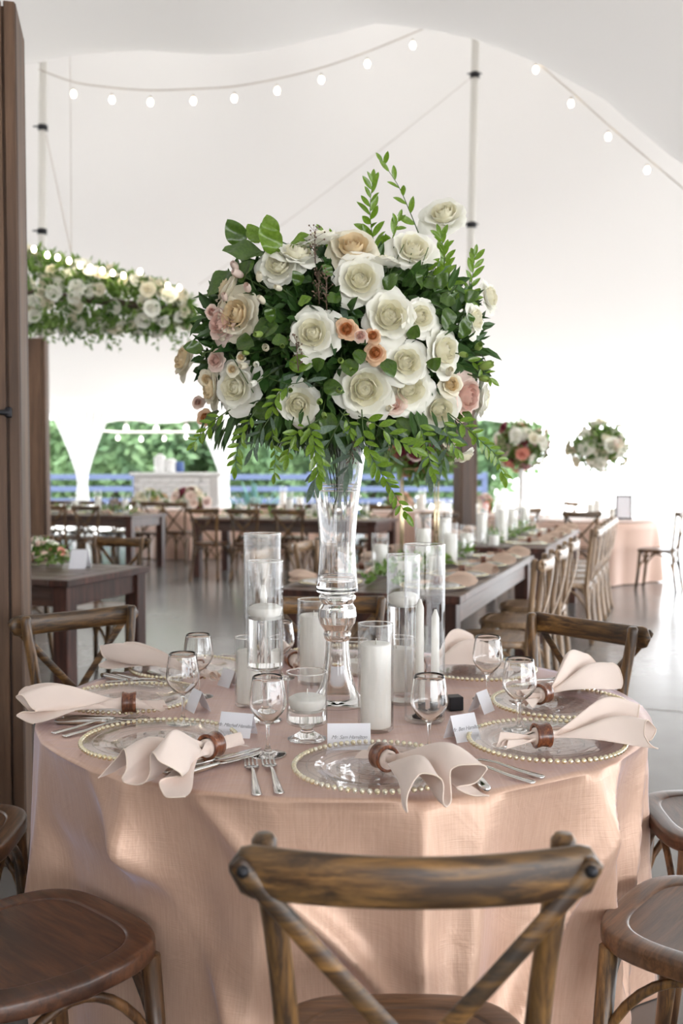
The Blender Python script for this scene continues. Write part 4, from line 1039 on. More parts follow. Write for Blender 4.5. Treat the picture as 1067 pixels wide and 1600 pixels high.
S = [  # trailing and rising sprigs
    ('ruscus', [(565, 640, -.25), (570, 690, -.27), (590, 730, -.26), (612, 765, -.25), (632, 800, -.24)], 20, .058),
    ('ruscus', [(560, 650, -.25), (590, 665, -.28), (625, 690, -.27), (645, 700, -.26)], 10, .062),
    ('ruscus', [(480, 650, -.27), (488, 680, -.29), (494, 715, -.27), (497, 740, -.26)], 16, .060),
    ('ruscus', [(500, 655, -.25), (470, 672, -.28), (455, 690, -.27), (450, 712, -.26)], 11, .052),
    ('ruscus', [(650, 650, -.22), (660, 680, -.22), (668, 705, -.22), (675, 735, -.21)], 12, .050),
    ('ruscus', [(700, 645, -.20), (725, 665, -.20), (752, 690, -.18), (775, 712, -.16), (785, 742, -.15)], 18, .052),
    ('ruscus', [(690, 650, -.20), (700, 680, -.2), (712, 700, -.19)], 8, .050),
    ('ruscus', [(400, 640, -.20), (385, 665, -.20), (372, 700, -.18), (368, 730, -.17)], 13, .046),
    ('ruscus', [(360, 640, -.16), (338, 655, -.15), (318, 675, -.14), (305, 690, -.13)], 10, .045),
    ('ruscus', [(588, 430, .02), (583, 380, .0), (578, 330, -.02), (582, 285, -.03)], 18, .048),
    ('ruscus', [(660, 380, .0), (640, 330, -.0), (622, 290, -.02), (598, 254, -.03)], 8, .042),
    ('ruscus', [(690, 440, -.05), (695, 400, -.07), (688, 370, -.08)], 12, .046),
    ('ruscus', [(720, 500, -.02), (735, 450, -.02), (742, 400, -.02)], 12, .042),
    ('ruscus', [(640, 420, -.1), (665, 425, -.13), (700, 440, -.12), (735, 470, -.1)], 12, .050),
    ('ruscus', [(600, 400, -.05), (612, 375, -.04), (622, 345, -.04)], 8, .042),
    ('ruscus', [(455, 600, -.24), (435, 615, -.27), (425, 635, -.26)], 7, .052),
    ('ruscus', [(530, 640, -.25), (545, 660, -.28), (548, 672, -.27)], 6, .040),
    ('ruscus', [(430, 650, -.2), (425, 680, -.2), (430, 712, -.19), (428, 740, -.18)], 10, .040),
    ('ruscus', [(720, 560, -.1), (745, 570, -.1), (765, 590, -.08)], 6, .048),
    ('ruscus', [(500, 400, .0), (520, 375, -.04), (505, 362, -.06)], 6, .036),
    ('euc', [(540, 640, -.22), (525, 670, -.24), (505, 710, -.22), (492, 748, -.2)], 9, .095),
    ('euc', [(560, 650, -.20), (552, 690, -.20), (545, 730, -.18)], 8, .090),
    ('euc', [(665, 650, -.18), (670, 690, -.18), (672, 740, -.16)], 9, .085),
    ('euc', [(695, 660, -.14), (700, 690, -.14), (690, 725, -.12)], 6, .080),
    ('euc', [(430, 640, -.2), (410, 670, -.2), (395, 700, -.18)], 7, .075),
    ('euc', [(600, 655, -.2), (610, 680, -.2), (608, 715, -.2)], 5, .075),
    ('euc', [(490, 440, -.1), (520, 460, -.18), (545, 480, -.22)], 5, .075),
    ('euc', [(420, 590, -.2), (450, 600, -.24), (480, 595, -.26)], 4, .070),
]
for k, pts, n, sz in S: sprig(k, pts, int(n * 1.1), sz)
BR = [(380, 385, (-.3, -.2, .5), .075, 'broad'), (412, 395, (-.9, -.3, -.1), .105, 'broad'), (428, 378, (-.3, 0, 1), .075, 'broadg'), (435, 398, (-.5, -.5, .9), .085, 'broadg'), (452, 385, (1, -.1, .35), .075, 'broadg'), (405, 380, (-.4, 0, .7), .06, 'broadg'),
      (365, 425, (-.8, -.2, -.5), .085, 'broad'), (372, 440, (.5, -.5, .6), .07, 'broad'), (318, 545, (-1, -.3, .1), .065, 'broad'), (330, 545, (-.2, -.8, -.5), .065, 'broad'), (395, 520, (.9, -.6, .2), .095, 'broad'), (370, 530, (.6, -.6, -.3), .08, 'broad'),
      (465, 475, (.7, -.4, .3), .05, 'broadg'), (700, 480, (0, -.4, -1), .075, 'broad'), (720, 530, (.3, -.5, .9), .07, 'broad'), (735, 515, (-.1, -.5, .6), .06, 'broad'), (710, 465, (-.7, -.5, -.3), .07, 'broad'), (690, 445, (-.9, -.4, .1), .065, 'broad'), (680, 450, (.5, -.3, .6), .06, 'broad'),
      (725, 470, (.9, -.3, .5), .055, 'broad'), (545, 560, (.1, -.6, -1), .075, 'broad'), (560, 545, (.1, -.6, -.8), .06, 'broad'), (600, 560, (.4, -.4, -.8), .07, 'broad'), (450, 570, (1, -.3, .05), .085, 'broadg'), (490, 575, (.3, -.8, .2), .06, 'broad'), (505, 600, (.7, -.4, -.3), .07, 'broad'),
      (640, 530, (.3, -.7, .5), .06, 'broad'), (668, 575, (.4, -.7, .2), .06, 'broad'), (660, 450, (-.3, -.7, .5), .06, 'broad'), (530, 460, (-.5, -.5, -.5), .06, 'broad'), (600, 452, (.5, -.5, .6), .06, 'broad'), (340, 640, (-.4, -.4, -.6), .07, 'broad'), (400, 630, (.5, -.5, -.7), .075, 'broad'), (520, 645, (-.4, -.4, -.8), .08, 'broad'),
      (625, 650, (.3, -.4, -.8), .075, 'broad'), (715, 645, (.6, -.4, -.4), .065, 'broad'), (430, 500, (-.4, -.8, .3), .06, 'broad'), (450, 530, (-.7, -.6, -.2), .06, 'broad'), (520, 430, (-.6, -.4, .4), .05, 'broad'), (470, 445, (-.2, -.7, .4), .055, 'broad')]
for px, py, d, sz, k in BR:
    p, n = surf(px, py, 1.0); leaf_at(k, p, V(*d), n + V(0, -.5, .4), sz * (.95 if py < 450 and px < 460 else .74))
# seeded eucalyptus twigs
for (x, y) in ((492, 395), (510, 470), (498, 460), (550, 690), (688, 680), (465, 568)):
    p, n = surf(x, y, 1.03); mb = MB(); rr = random.Random(x)
    mb.tube([(0, 0, 0), (.0, 0, .03), (.004, 0, .075)], [.0014, .0012, .0006], 5)
    for k in range(26):
        z = rr.uniform(.02, .085); q = V(rr.gauss(0, .011), rr.gauss(0, .008), z); mb.tube([(0, 0, z - .012), q], .0004, 4); mb.ball(q, .0022, 6, 4)
    nn = (V(0, 0, 1 if y < 600 else -1) + n * .3); o = mk('seeded_twig', mb.mesh('seeded_twig', M_['brown']), arr, M=frame(nn.orthogonal(), nn, p - AC - nn * .02)); o['kind'] = 'stuff'
# dense inner foliage (uncountable) and stems into the vase
mb = MB(); rr = random.Random(99)
def addleaf(mb, p, d, n, L, Wd):
    y = d.normalized(); z = (n - y * n.dot(y)).normalized(); x = y.cross(z)
    a = p; b1 = p + y * L * .35 + x * Wd * .5 + z * L * .03; b2 = p + y * L * .35 - x * Wd * .5 + z * L * .03; c1 = p + y * L * .72 + x * Wd * .36; c2 = p + y * L * .72 - x * Wd * .36; m1 = p + y * L * .5 - z * L * .04; e = p + y * L - z * L * .1
    mb.add([a, b1, c1, e, c2, b2, m1], [(0, 1, 6), (1, 2, 6), (2, 3, 6), (3, 4, 6), (4, 5, 6), (5, 0, 6)])
for i in range(5200):
    d = V(rr.gauss(0, 1), rr.gauss(0, 1), rr.gauss(0, 1)).normalized(); k = rr.uniform(.45, .98) ** .7
    p = V(d.x * .355, d.y * .25, d.z * .255 - .02) * k
    if p.z > .13 and abs(p.x + .02) > .20: continue
    if d.z > .55: p.z *= .82
    dd = (d + V(rr.gauss(0, .6), rr.gauss(0, .6), rr.gauss(0, .6) - .1)).normalized()
    LL = rr.uniform(.035, .07); q_ = p + dd * LL * .7
    if any((q_ - c).length < r_ * 1.05 or (p - c).length < r_ * .9 for c, r_, n_ in RC): continue
    addleaf(mb, p, dd, (d + V(rr.gauss(0, .5), -.4, rr.gauss(0, .5))), LL, rr.uniform(.014, .028))
for i in range(420):   # lower fringe
    a = rr.uniform(0, 2 * pi); k = rr.uniform(.3, .95); p = V(cos(a) * .36 * k, sin(a) * .24 * k, -.20 - .04 * rr.random())
    addleaf(mb, p, V(cos(a) * .5, sin(a) * .5, -1), V(cos(a), sin(a) - .3, .3), rr.uniform(.04, .075), rr.uniform(.012, .024))
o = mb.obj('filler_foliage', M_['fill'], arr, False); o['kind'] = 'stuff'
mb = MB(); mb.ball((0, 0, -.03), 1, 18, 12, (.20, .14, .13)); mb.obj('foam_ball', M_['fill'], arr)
mb = MB()
for i in range(46):
    a = rr.uniform(0, 6.28); b = rr.uniform(0, 6.28); r0 = rr.uniform(.005, .035); 
    mb.tube([V(cos(a) * .06, sin(a) * .05, -.15), V(cos(a) * r0 * 1.2, sin(a) * r0 * 1.2, -.30), V(cos(b) * r0 * .7, sin(b) * r0 * .7, -.36 - rr.random() * .08)], .0016, 4)
o = mb.obj('stems_in_vase', M_['stem'], arr); o['kind'] = 'stuff'
# thin stems inside the crown between the roses
mb = MB()
for i in range(150):
    x = rr.uniform(-.27, .27); z = rr.uniform(-.08, .19); y = -rr.uniform(.05, .2); mb.tube([V(x, y, z), V(x * .8 + rr.gauss(0, .01), y * .8, z - rr.uniform(.06, .12))], .0014, 4)
o = mb.obj('crown_stems', M_['stem'], arr); o['kind'] = 'stuff'
print('LEAVES', NLEAF[0])

# blurred flowers for the background
def head_mesh(matn, seed):
    m = MB(); rg = random.Random(seed)
    for n, R, H, wr, op, cu in ((3, .25, .6, 1.6, -.5, 0), (4, .5, .6, 1.0, -.1, .05), (5, .75, .5, .85, .3, .35)):
        for k in range(n):
            pm = petal(R, H, wr, op, cu, .3, seed + k, 4, 4, .05); R_ = Matrix.Rotation(2 * pi * k / n + R * 5, 3, 'Z'); m.add([R_ @ Vector(p) for p in pm.v], pm.f)
    return m.mesh('flower_head', M_[matn])
HEADS = {k: head_mesh(k, 3) for k in ('rose', 'cream', 'blush', 'peach', 'mauve', 'coral', 'wine')}
def clump(t, cfn, nfl, nlf, kinds, r_fl, seed, leafL=.09, leafmat='treeB', spread=(1, 1, 1), outward=None):
    """flowers (parts) and foliage (stuff) over a blob: cfn(rng)-> point, normal"""
    rg = random.Random(seed); m = MB()
    for i in range(nlf):
        p, n = cfn(rg); p = p - n * rg.uniform(0, .03)
        addleaf(m, p, (n + V(rg.gauss(0, .7), rg.gauss(0, .7), rg.gauss(0, .7))).normalized(), V(rg.gauss(0, 1), rg.gauss(0, 1), rg.gauss(0, 1)), leafL * rg.uniform(.6, 1.3), leafL * .4)
    o = m.obj('foliage', M_[leafmat], t, False); o['kind'] = 'stuff'
    for i in range(nfl):
        p, n = cfn(rg); n = (n + V(rg.gauss(0, .3), rg.gauss(0, .3), rg.gauss(0, .3))).normalized()
        r = r_fl * rg.uniform(.7, 1.25); mk('flower', HEADS[rg.choice(kinds)], t, M=frame(n.orthogonal(), n, p + n * r * .35, r))
M_['treeB'] = mat('garland_foliage', (.06, .15, .03), .45, var=(.26, .38, .10), vscale=(7, 7, 7), trans=.25, tcol=(.2, .35, .06))

# hanging garland, upper left ------------------------------------------------
GA, GB = W(20, 450, 8.0), W(300, 487, 8.0)
gt = thing('hanging_flower_garland', 'long hanging cloud of white flowers and greenery at the upper left', 'flowers', (GA + GB) / 2)
gm = (GA + GB) / 2
def gfn(rg):
    t = rg.random(); c = lerp(GA, GB, t) - gm; r = lerp(.36, .17, t) * (.9 if t < .9 else .55)
    a = rg.uniform(0, 2 * pi); k = rg.uniform(.8, 1.1); n = V(rg.gauss(0, .15), cos(a), sin(a)).normalized()
    bump = 1 + .18 * mnoise.noise(V(t * 6, a, 1))
    return c + V(rg.gauss(0, .02), cos(a) * r * k, sin(a) * r * k * .95 * bump), n
clump(gt, gfn, 170, 2200, ['rose', 'rose', 'rose', 'cream', 'rose', 'cream'], .055, 31, .085)
m = MB(); m.tube([GA - gm - V(.2, 0, 0), GB - gm], .03, 8); m.obj('support_rod', M_['bark'], gt)
m = MB()
rg = random.Random(4)
for k in range(26):
    t = rg.random(); a = lerp(GA, GB, t) - gm + V(0, rg.uniform(-.15, .15), -lerp(.33, .15, t)); L = rg.uniform(.06, .2)
    m.tube([a, a + V(rg.gauss(0, .02), 0, -L)], .002, 4)
    for q in range(5): addleaf(m, a + V(0, 0, -L * q / 5), V(rg.gauss(0, 1), rg.gauss(0, 1), -.6), V(0, -1, .3), .05, .02)
o = m.obj('trailing_vines', M_['treeB'], gt, False); o['kind'] = 'stuff'
for px, py in ((53, 390), (74, 399), (90, 403), (108, 408), (125, 415), (141, 419), (160, 423), (176, 427), (193, 431), (219, 425), (262, 447), (280, 450)):
    b = mk('fairy_bulb', bulb_me, gt, W(px, py + 2, 7.75) - gm + V(0, 0, .03)); b.scale = (.55,) * 3
for px in (112,):
    a = W(px, 455, 8.0); m = MB(); m.tube([a - gm, W(px + 2, 455, 8.0) - gm + V(0, 0, 2.1)], .003, 4); m.obj('suspension_wire', M_['wire'], gt)

# tall floral stands ---------------------------------------------------------
def ball_flowers(name, label, c, rx, rz_, nf, nl, kinds, rf, seed, base_z, stand='white', leafL=.09):
    t = thing(name, label, 'flowers', c)
    def fn(rg):
        d = V(rg.gauss(0, 1), rg.gauss(0, 1), rg.gauss(0, 1)).normalized(); k = rg.uniform(.35, 1.05)
        return V(d.x * rx * k, d.y * rx * .8 * k, d.z * rz_ * k), d
    clump(t, fn, nf, nl, kinds, rf, seed, leafL)
    return t
def stand(c, zb, zt, r, label, m_, w=.12):
    t = thing('flower_stand', label, 'stand', (c.x, c.y, zb))
    for sx in (-1, 1):
        for sy in (-1, 1):
            m = MB(); m.tube([(sx * w, sy * w, 0), (sx * w, sy * w, zt - zb)], r, 8); m.obj('rod', m_, t)
    for z in (.003, zt - zb - .003):
        m = MB(); m.tube([(-w, -w, z), (w, -w, z), (w, w, z), (-w, w, z), (-w, -w, z)], r, 6); m.obj('frame', m_, t)
    return t
c = W(815, 695, 13.0); ball_flowers('flower_arrangement', 'far round bouquet of cream, mauve and coral blooms right of the large bouquet', c, .36, .30, 75, 700, ['rose', 'cream', 'mauve', 'coral', 'wine', 'blush', 'rose'], .075, 51, 0)
m = MB(); m.lathe([(0, 0), (.10, 0), (.10, .02), (.04, .1), (.035, .9), (.10, c.z - TZ - .2), (.095, c.z - TZ - .2), (0, .92)], 20); tag(m.obj('tall_white_vase', M_['white'], loc=(c.x, c.y, TZ)), 'tall pale vase under the far mauve and coral bouquet', 'vase')
c2 = W(936, 697, 12.2); ball_flowers('flower_arrangement', 'far round bouquet of white blooms and dark greenery at the right', c2, .35, .28, 80, 800, ['rose', 'cream', 'rose', 'cream', 'blush'], .078, 52, 0)
m = MB(); m.lathe([(0, 0), (.10, 0), (.10, .02), (.035, .1), (.035, .8), (.09, c2.z - TZ - .2), (.085, c2.z - TZ - .2), (0, .82)], 20); tag(m.obj('tall_clear_vase', M_['glass'], loc=(c2.x, c2.y, TZ)), 'tall clear vase under the far white bouquet at the right', 'vase')
c3 = W(655, 705, 5.75); ball_flowers('flower_arrangement', 'coral, burgundy and blush bouquet on a brass stand, half hidden behind the large bouquet', c3, .20, .15, 44, 420, ['coral', 'wine', 'blush', 'cream', 'peach'], .05, 53, 0)
stand(c3, TZ + .002, c3.z - .1, .005, 'slender brass rod stand carrying the coral and burgundy bouquet', M_['brass'], .10)

# ------------------------------------------------------------------ long farm tables
def farm_table(c, a, La, b, Lb, label):
    """c = corner on the floor plan, a/b unit axes"""
    t = thing('farm_table', label, 'table', (c.x, c.y, 0), atan2(a.y, a.x))
    s = 1 if a.x * b.y - a.y * b.x > 0 else -1
    z = TZ
    n = 5
    for k in range(n):
        m = MB(); m.box((La / 2, s * Lb * (k + .5) / n, z - .02), (La - .26, Lb / n - .003, .04), bev=.004); m.obj('plank', M_['tab'], t, False)
    for x in (.065, La - .065):
        m = MB(); m.box((x, s * Lb / 2, z - .0205), (.127, Lb, .04), bev=.004); m.obj('end_board', M_['tabz'], t, False)
    for x in (.06, La - .06):
        m = MB(); m.box((x, s * Lb / 2, z - .10), (.03, Lb - .16, .11), bev=.002); m.obj('apron', M_['tabz'], t, False)
    for y in (.06, Lb - .06):
        m = MB(); m.box((La / 2, s * y, z - .10), (La - .16, .03, .11), bev=.002); m.obj('apron', M_['tab'], t, False)
    for x in (.07, La - .07):
        for y in (.07, Lb - .07):
            m = MB(); m.box((x, s * y, (z - .04) / 2), (.095, .095, z - .04), bev=.004); m.obj('leg', M_['tabz'], t, False)
    return t
A1 = G(719, 932, TZ); A1.z = 0
T = {}
farm_table(A1, UU, 2.44, VV, .95, 'near long farm table on the right with a grey end, set for dinner')
A2 = A1 + UU * 3.06
farm_table(A2, UU, 2.6, VV, .95, 'second long farm table farther back on the right, in line with the near one')
AL = G(106, 907, TZ); AL.z = 0
farm_table(AL, VV, 2.44, UU, .88, 'dark farm table at the left edge behind the nearest post, one corner in view')
AM = V(.41, 11.6, 0)
farm_table(AM, VV, 2.44, UU, .95, 'far farm table in the middle behind the left glass cylinders')
AN = V(-2.75, 13.0, 0)
farm_table(AN, VV, 2.44, UU, .95, 'far farm table on the left behind the corner table')
AQ = AM + UU * 2.3 + VV * -.2

def round_far(c, label, R=.76):
    t = thing('round_table', label, 'table', (c[0], c[1], 0))
    sd = int(c[0] * 100)
    def fn(u, v):
        th_ = 2 * pi * u
        if v < .2: r = R * v / .2; return V(r * cos(th_), r * sin(th_), TZ)
        k = (v - .2) / .8; r = R - .05 * k + .15 * k ** .7 * (max(0, sin(th_ * 8 + 1.5 * sin(th_ * 3 + sd))) ** 1.6) 
        return V(r * cos(th_), r * sin(th_), lerp(TZ, .01, k))
    m = MB(); m.grid(fn, 160, 16, True); m.obj('tablecloth', M_['tan'], t)
    m = MB(); m.lathe([(0, TZ - .03), (R - .03, TZ - .03), (R - .03, TZ - .008), (0, TZ - .008)], 40); m.obj('tabletop', M_['tab'], t)
    return t
RR = V(W(925, 815, 12.2).x, 12.2, 0); round_far(RR, 'round table in a rose-tan cloth at the far right, beyond the chairs')
RF = V(W(780, 800, 13.6).x, 13.6, 0); round_far(RF, 'round tan-clothed table beneath the mauve and coral bouquet')
RLt = V(W(292, 800, 15.5).x, 15.5, 0); round_far(RLt, 'round tan-clothed table behind the gap between the two left far tables')
RMd = V(W(655, 800, 15).x, 15.0, 0); round_far(RMd, 'round tan-clothed table seen behind the brass stand')
RB = V(W(440, 790, 16.5).x, 16.5, 0); round_far(RB, 'round tan-clothed table far back in front of the agave')

# background chairs
def bgchair(p, d, label, group=None, rm=None):
    return dup(ch0, (p.x, p.y, 0), face(d.x, d.y), label, group, remat=rm)
def along(A, a, s, b, o): return A + a * s + b * o
g1 = 'chairs along the right side of the near farm table'
for k, s in enumerate((.62, 1.28, 1.95)):
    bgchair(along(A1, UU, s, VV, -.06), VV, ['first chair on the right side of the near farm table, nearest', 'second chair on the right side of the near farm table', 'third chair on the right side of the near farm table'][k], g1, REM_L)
g2 = 'chairs along the right side of the second farm table'
for k, s in enumerate((.35, .82, 1.28, 1.74, 2.18)):
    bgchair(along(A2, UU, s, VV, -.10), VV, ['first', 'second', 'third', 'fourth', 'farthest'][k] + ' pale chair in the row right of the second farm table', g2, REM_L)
g3 = 'chairs along the left side of the near farm table'
for k, s in enumerate((.55, 1.2, 1.9)):
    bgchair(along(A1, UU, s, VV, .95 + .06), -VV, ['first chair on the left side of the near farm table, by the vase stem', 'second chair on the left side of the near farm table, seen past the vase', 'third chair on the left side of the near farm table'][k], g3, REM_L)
for k, s in enumerate((.42, 1.12, 1.8)):
    bgchair(along(AL, VV, s, UU, .88 + .08), -UU, ['brown cross-back chair behind the corner of the left farm table', 'second chair behind the left farm table, beside the post', 'third chair behind the left farm table, by the post'][k])
for k, s in enumerate((.45, 1.45)):
    bgchair(along(AL, VV, s, UU, -.10), UU, ['chair tucked under the near side of the left farm table, its legs showing', 'chair under the near side of the left farm table behind the post'][k])
for k, s in enumerate((.35, .95, 1.52, 2.05)):
    bgchair(along(AM, VV, s, UU, -.16), UU, ['chair on the near side of the middle far table, behind the tall vase', 'second chair from the right on the near side of the middle far table', 'third chair from the right on the near side of the middle far table', 'leftmost chair on the near side of the middle far table'][k])
    bgchair(along(AM, VV, s, UU, .95 + .16), -UU, ['rightmost', 'second', 'third', 'leftmost'][k] + ' chair beyond the far side of the middle far table', 'chairs beyond the middle far table')
for k, s in enumerate((.45, .95, 1.5, 2.05)):
    bgchair(along(AN, VV, s, UU, -.14), UU, ['rightmost', 'second', 'third', 'leftmost'][k] + ' chair before the near side of the left far table', 'chairs before the left far table')
    bgchair(along(AN, VV, s, UU, .95 + .14), -UU, ['rightmost', 'second', 'third', 'leftmost'][k] + ' chair beyond the far side of the left far table', 'chairs beyond the left far table')
bgchair(V(W(911, 800, 10.95).x, 11.15, 0), V(.1, 1, 0), 'dark cross-back chair seen from behind in front of the far right round table')
bgchair(V(W(1022, 800, 11.25).x, 11.1, 0), V(-.87, .5, 0), 'cross-back chair standing alone at the far right edge, seen from the side')
bgchair(V(W(808, 790, 12.2).x, 12.2, 0), V(-.2, 1, 0), 'dark chair before the tan table under the mauve and coral bouquet')
bgchair(V(W(874, 790, 14).x, 14.3, 0), V(-1, -.2, 0), 'pale lit chair right of the tan table under the mauve and coral bouquet', rm=REM_L)
bgchair(V(W(283, 790, 14.35).x, 14.35, 0), V(.3, 1, 0), 'chair standing before the tan table between the left far tables')
bgchair(V(W(198, 790, 15.6).x, 15.8, 0), V(1, 0, 0), 'chair left of the tan table between the left far tables')
bgchair(V(W(680, 790, 10.9).x, 10.95, 0), V(-.1, 1, 0), 'chair before the tan table behind the brass stand')

# things on the background tables ------------------------------------------------
sg_m = MB(); sg_m.lathe([(0, .001), (.033, .001), (.030, .004), (.004, .012), (.0035, .06), (.018, .07), (.036, .10), (.036, .118), (.030, .16), (.029, .16), (.034, .118), (.034, .10), (.016, .073), (0, .068)], 18); sg = sg_m.mesh('wine_glass', M_['glass'])
pc_m = MB(); pc_m.lathe([(0, 0), (.031, 0), (.032, .004), (.032, .02), (.032, .98), (.032, .996), (.028, 1), (.0, 1)], 20); pcm = pc_m.mesh('wax_body', M_['wax'])
pg_m = MB(); pg_m.lathe([(0, 0), (.038, 0), (.038, .01), (.038, .99), (.038, 1), (.0365, 1), (.0365, .99), (.0365, .03), (.0365, .02), (.03, .02), (0, .02)], 24); pgm = pg_m.mesh('glass_wall', M_['glass'])
def bg_glass(p, label, group):
    o = mk('wine_glass', sg, None, (p.x, p.y, TZ + .001)); tag(o, label, 'glass', group)
def bg_candle(p, h, label, group=None, r=1.3):
    h *= 1.1
    t = thing('glass_candle', label, 'candle', (p.x, p.y, TZ + .001), 0, group)
    o = mk('wax_body', pcm, t, (0, 0, .003)); o.scale = (r, r, h * .72); o = mk('glass_wall', pgm, t); o.scale = (r, r, h)
nkm = [napkin_mesh(s, .19, .075, .07) for s in (41, 42)]
def bg_setting(p, inn, nm, group, where, nap=True):
    a = atan2(inn.y, inn.x)
    t = thing('charger_plate', 'gold-rimmed glass charger, %s of the %s' % (where, nm), 'plate', (p.x, p.y, PZ), a, group + ', plates')
    mk('plate', plate_me, t); b = mk('beaded_rim', bead_me, t); b['kind'] = 'stuff'
    if nap:
        q = p - inn * .02; b, h, tb, mm = nkm[int(abs(p.x * 37)) % 2]
        t = thing('napkin', 'rosy tan napkin, %s of the %s' % (where, nm), 'napkin', (q.x, q.y, PZ + .014), a + pi + .2, group + ', napkins')
        mk('folded_cloth', bgn[b.name], t); mk('tail', bgn[tb.name], t); mk('gathered_middle', bgn[mm.name], t)
        r = mk('napkin_ring', ring_me, None, (q.x, q.y, PZ + .014 + .0262)); r.rotation_euler = (0, pi / 2, a + pi + .2); tag(r, 'wooden napkin ring, %s of the %s' % (where, nm), 'napkin ring', group + ', rings')
M_['napbg'] = mat('tan_napkin_cloth', (.60, .45, .355), .8, spec=.2)
bgn = {}
for b, h, tb, mm in nkm:
    for q in (b, tb, mm):
        c_ = q.copy(); c_.materials[0] = M_['napbg']; bgn[q.name] = c_
def runner(c, a, L, seed, label, nf=16, kinds=('rose', 'cream', 'blush'), leaves=260):
    t = thing('greenery_runner', label, 'greenery', (c.x, c.y, TZ + .03), atan2(a.y, a.x))
    def fn(rg):
        x = rg.uniform(-L / 2, L / 2); q = rg.uniform(0, pi); n = V(rg.gauss(0, .3), cos(q), sin(q) + .1)
        return V(x, cos(q) * .07, sin(q) * .055), n.normalized()
    clump(t, fn, nf, leaves, list(kinds), .035, seed, .07)
def dress(A, a, La, b, Lb, nm, sets_a, seed, candles, near=True, far=True, end=False, run=True):
    """A corner, a long axis, b across"""
    rg = random.Random(seed); grp = 'settings on the ' + nm
    od = ['first', 'second', 'third', 'fourth', 'fifth', 'sixth', 'seventh']
    sd = ('right side', 'left side') if a is UU else ('near side', 'far side')
    for k, s in enumerate(sets_a):
        for on, o_, inn, sn in ((near, .20, b, sd[0]), (far, Lb - .20, -b, sd[1])):
            if not on: continue
            wh = od[k] + ' on the ' + sn
            bg_setting(A + a * s + b * o_, inn, nm, grp, wh)
            bg_glass(A + a * (s + .17) + b * (o_ + (.16 if inn is b else -.16)), 'empty wine glass, %s of the %s' % (wh, nm), grp + ', glasses')
    for k, (s, o_, h) in enumerate(sorted(candles)): bg_candle(A + a * s + b * o_, h, 'white candle in a glass cylinder, %s along the %s' % (od[k], nm), grp + ', candles')
    if run: runner(A + a * La / 2 + b * Lb / 2, a, La * .8, seed, 'greenery and white blooms laid along the ' + nm)
dress(A1, UU, 2.44, VV, .95, 'near farm table', (.28, .88, 1.5, 2.1), 61, [(.75, .62, .22), (.45, .40, .14), (1.25, .50, .30), (1.55, .40, .24), (1.9, .52, .34), (2.15, .42, .2), (1.0, .36, .12)], run=True)
dress(A2, UU, 2.6, VV, .95, 'second farm table', (.35, .95, 1.6, 2.2), 62, [(.3, .55, .30), (.5, .42, .34), (.85, .5, .38), (1.2, .45, .30), (1.5, .55, .22), (1.9, .45, .30), (.12, .42, .1)])
dress(AL, VV, 2.44, UU, .88, 'left farm table', (.75, 1.3, 1.9), 63, [(1.0, .45, .16), (1.6, .45, .2)], run=False)
dress(AM, VV, 2.44, UU, .95, 'middle far table', (.35, 1.0, 1.62, 2.22), 64, [(.3, .5, .2), (.7, .45, .3), (.95, .5, .22), (1.3, .5, .3), (2.0, .5, .2)])
dress(AN, VV, 2.44, UU, .95, 'left far table', (.45, 1.05, 1.65, 2.2), 65, [(.4, .5, .25), (.8, .45, .3), (1.2, .5, .22), (1.8, .5, .3)])
# left farm table decorations
p = G(66, 886, TZ); t = thing('flower_arrangement', 'low cluster of white and blush blooms on the left farm table beside the post', 'flowers', (p.x, p.y, TZ + .05))
def fl(rg):
    d = V(rg.gauss(0, 1), rg.gauss(0, 1), abs(rg.gauss(0, 1))).normalized(); return V(d.x * .13, d.y * .10, d.z * .09), d
clump(t, fl, 14, 140, ['rose', 'blush', 'coral', 'rose', 'cream'], .042, 71, .07)
p = G(125, 888, TZ); t = thing('place_card', 'blank-looking white place card on the left farm table', 'card', (p.x, p.y, TZ + .001), -.1)
for s in (-1, 1):
    m = MB(); R_ = Matrix.Rotation(s * .42, 3, 'X'); c_ = V(0, s * .05 * sin(.42) * 1.3, .062 * cos(.42)); m.box((0, 0, 0), (.105, .001, .125)); m.v = [tuple(R_ @ Vector(q) + c_) for q in m.v]; m.obj('panel', M_['card'], t, False)
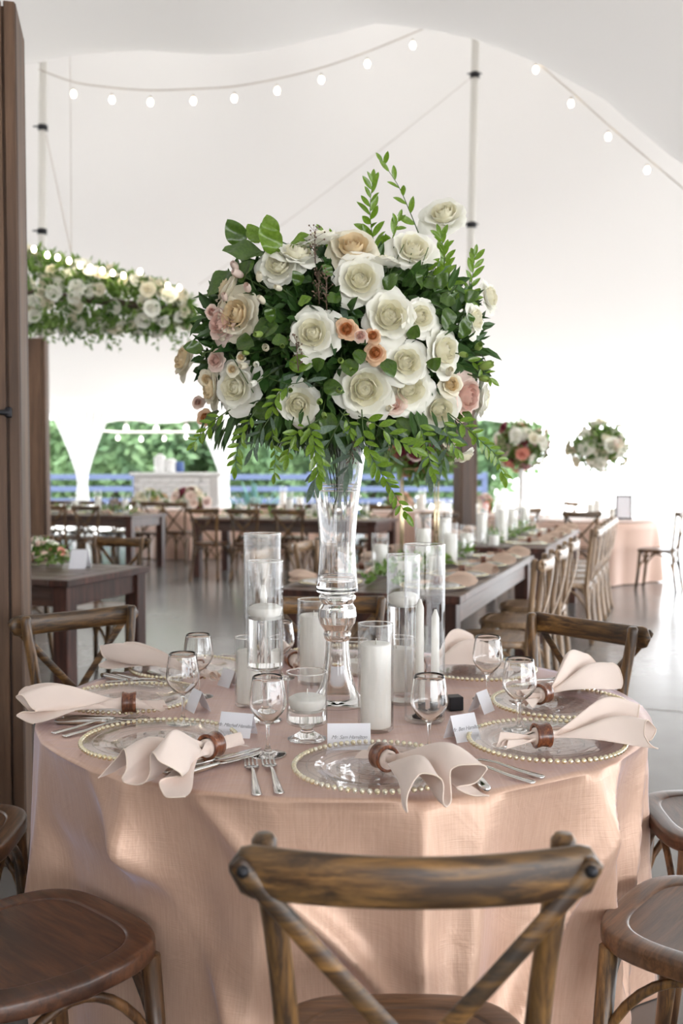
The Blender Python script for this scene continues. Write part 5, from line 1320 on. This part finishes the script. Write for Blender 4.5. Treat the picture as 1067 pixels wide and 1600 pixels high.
# far round tables: low florals, candles
def low_flowers(c, r, kinds, seed, label, nf=20):
    t = thing('flower_arrangement', label, 'flowers', (c.x, c.y, TZ + .06))
    def fn(rg):
        d = V(rg.gauss(0, 1), rg.gauss(0, 1), abs(rg.gauss(0, 1))).normalized(); return V(d.x * r, d.y * r * .8, d.z * r * .8), d
    clump(t, fn, nf, 160, kinds, r * .28, seed, .08)
low_flowers(RLt + V(-.55, -.1, 0), .26, ['cream', 'cream', 'peach', 'rose'], 81, 'cream and peach bouquet on the far tan table at the left')
low_flowers(RLt + V(.10, -.3, 0), .28, ['wine', 'blush', 'cream', 'wine', 'mauve'], 82, 'burgundy and blush bouquet on the far tan table at the left')
low_flowers(RMd + V(-.3, 0, 0), .2, ['coral', 'blush', 'peach'], 84, 'coral bouquet on the tan table behind the brass stand')
low_flowers(RF + V(-.35, .1, 0), .25, ['coral', 'blush', 'cream', 'mauve'], 83, 'coral and mauve bouquet left on the tan table beside the right post')
for c0, nm in ((RR, 'far right round table'), (RF, 'tan table under the mauve bouquet'), (RLt, 'far tan table at the left'), (RMd, 'tan table behind the brass stand'), (RB, 'far tan table before the agave')):
    for k in range(7):
        a = 2 * pi * k / 7 + .3
        bg_glass(c0 + V(cos(a) * .5, sin(a) * .5, 0), 'wine glass on the ' + nm, 'glasses on the ' + nm)
    for k in range(4):
        a = 2 * pi * k / 4 + .9
        bg_candle(c0 + V(cos(a) * .2 + .16, sin(a) * .15, 0), .16 + .07 * (k % 3), 'white candle in glass on the ' + nm, 'candles on the ' + nm, 1.3)

fr = V(W(969, 790, 12.2).x, 12.05, TZ + .001)
t = thing('sign_frame', 'small dark upright frame standing on the far right round table', 'frame', fr, -.3)
for (x, z, dx, dz) in ((-.09, .15, .02, .30), (.09, .15, .02, .30), (0, .01, .16, .02), (0, .29, .16, .02)):
    m = MB(); m.box((x, 0, z), (dx, .015, dz), bev=.002); m.obj('frame_bar', M_['iron'], t, False)
m = MB(); m.box((0, .002, .15), (.16, .004, .26)); m.obj('panel', M_['card'], t, False)
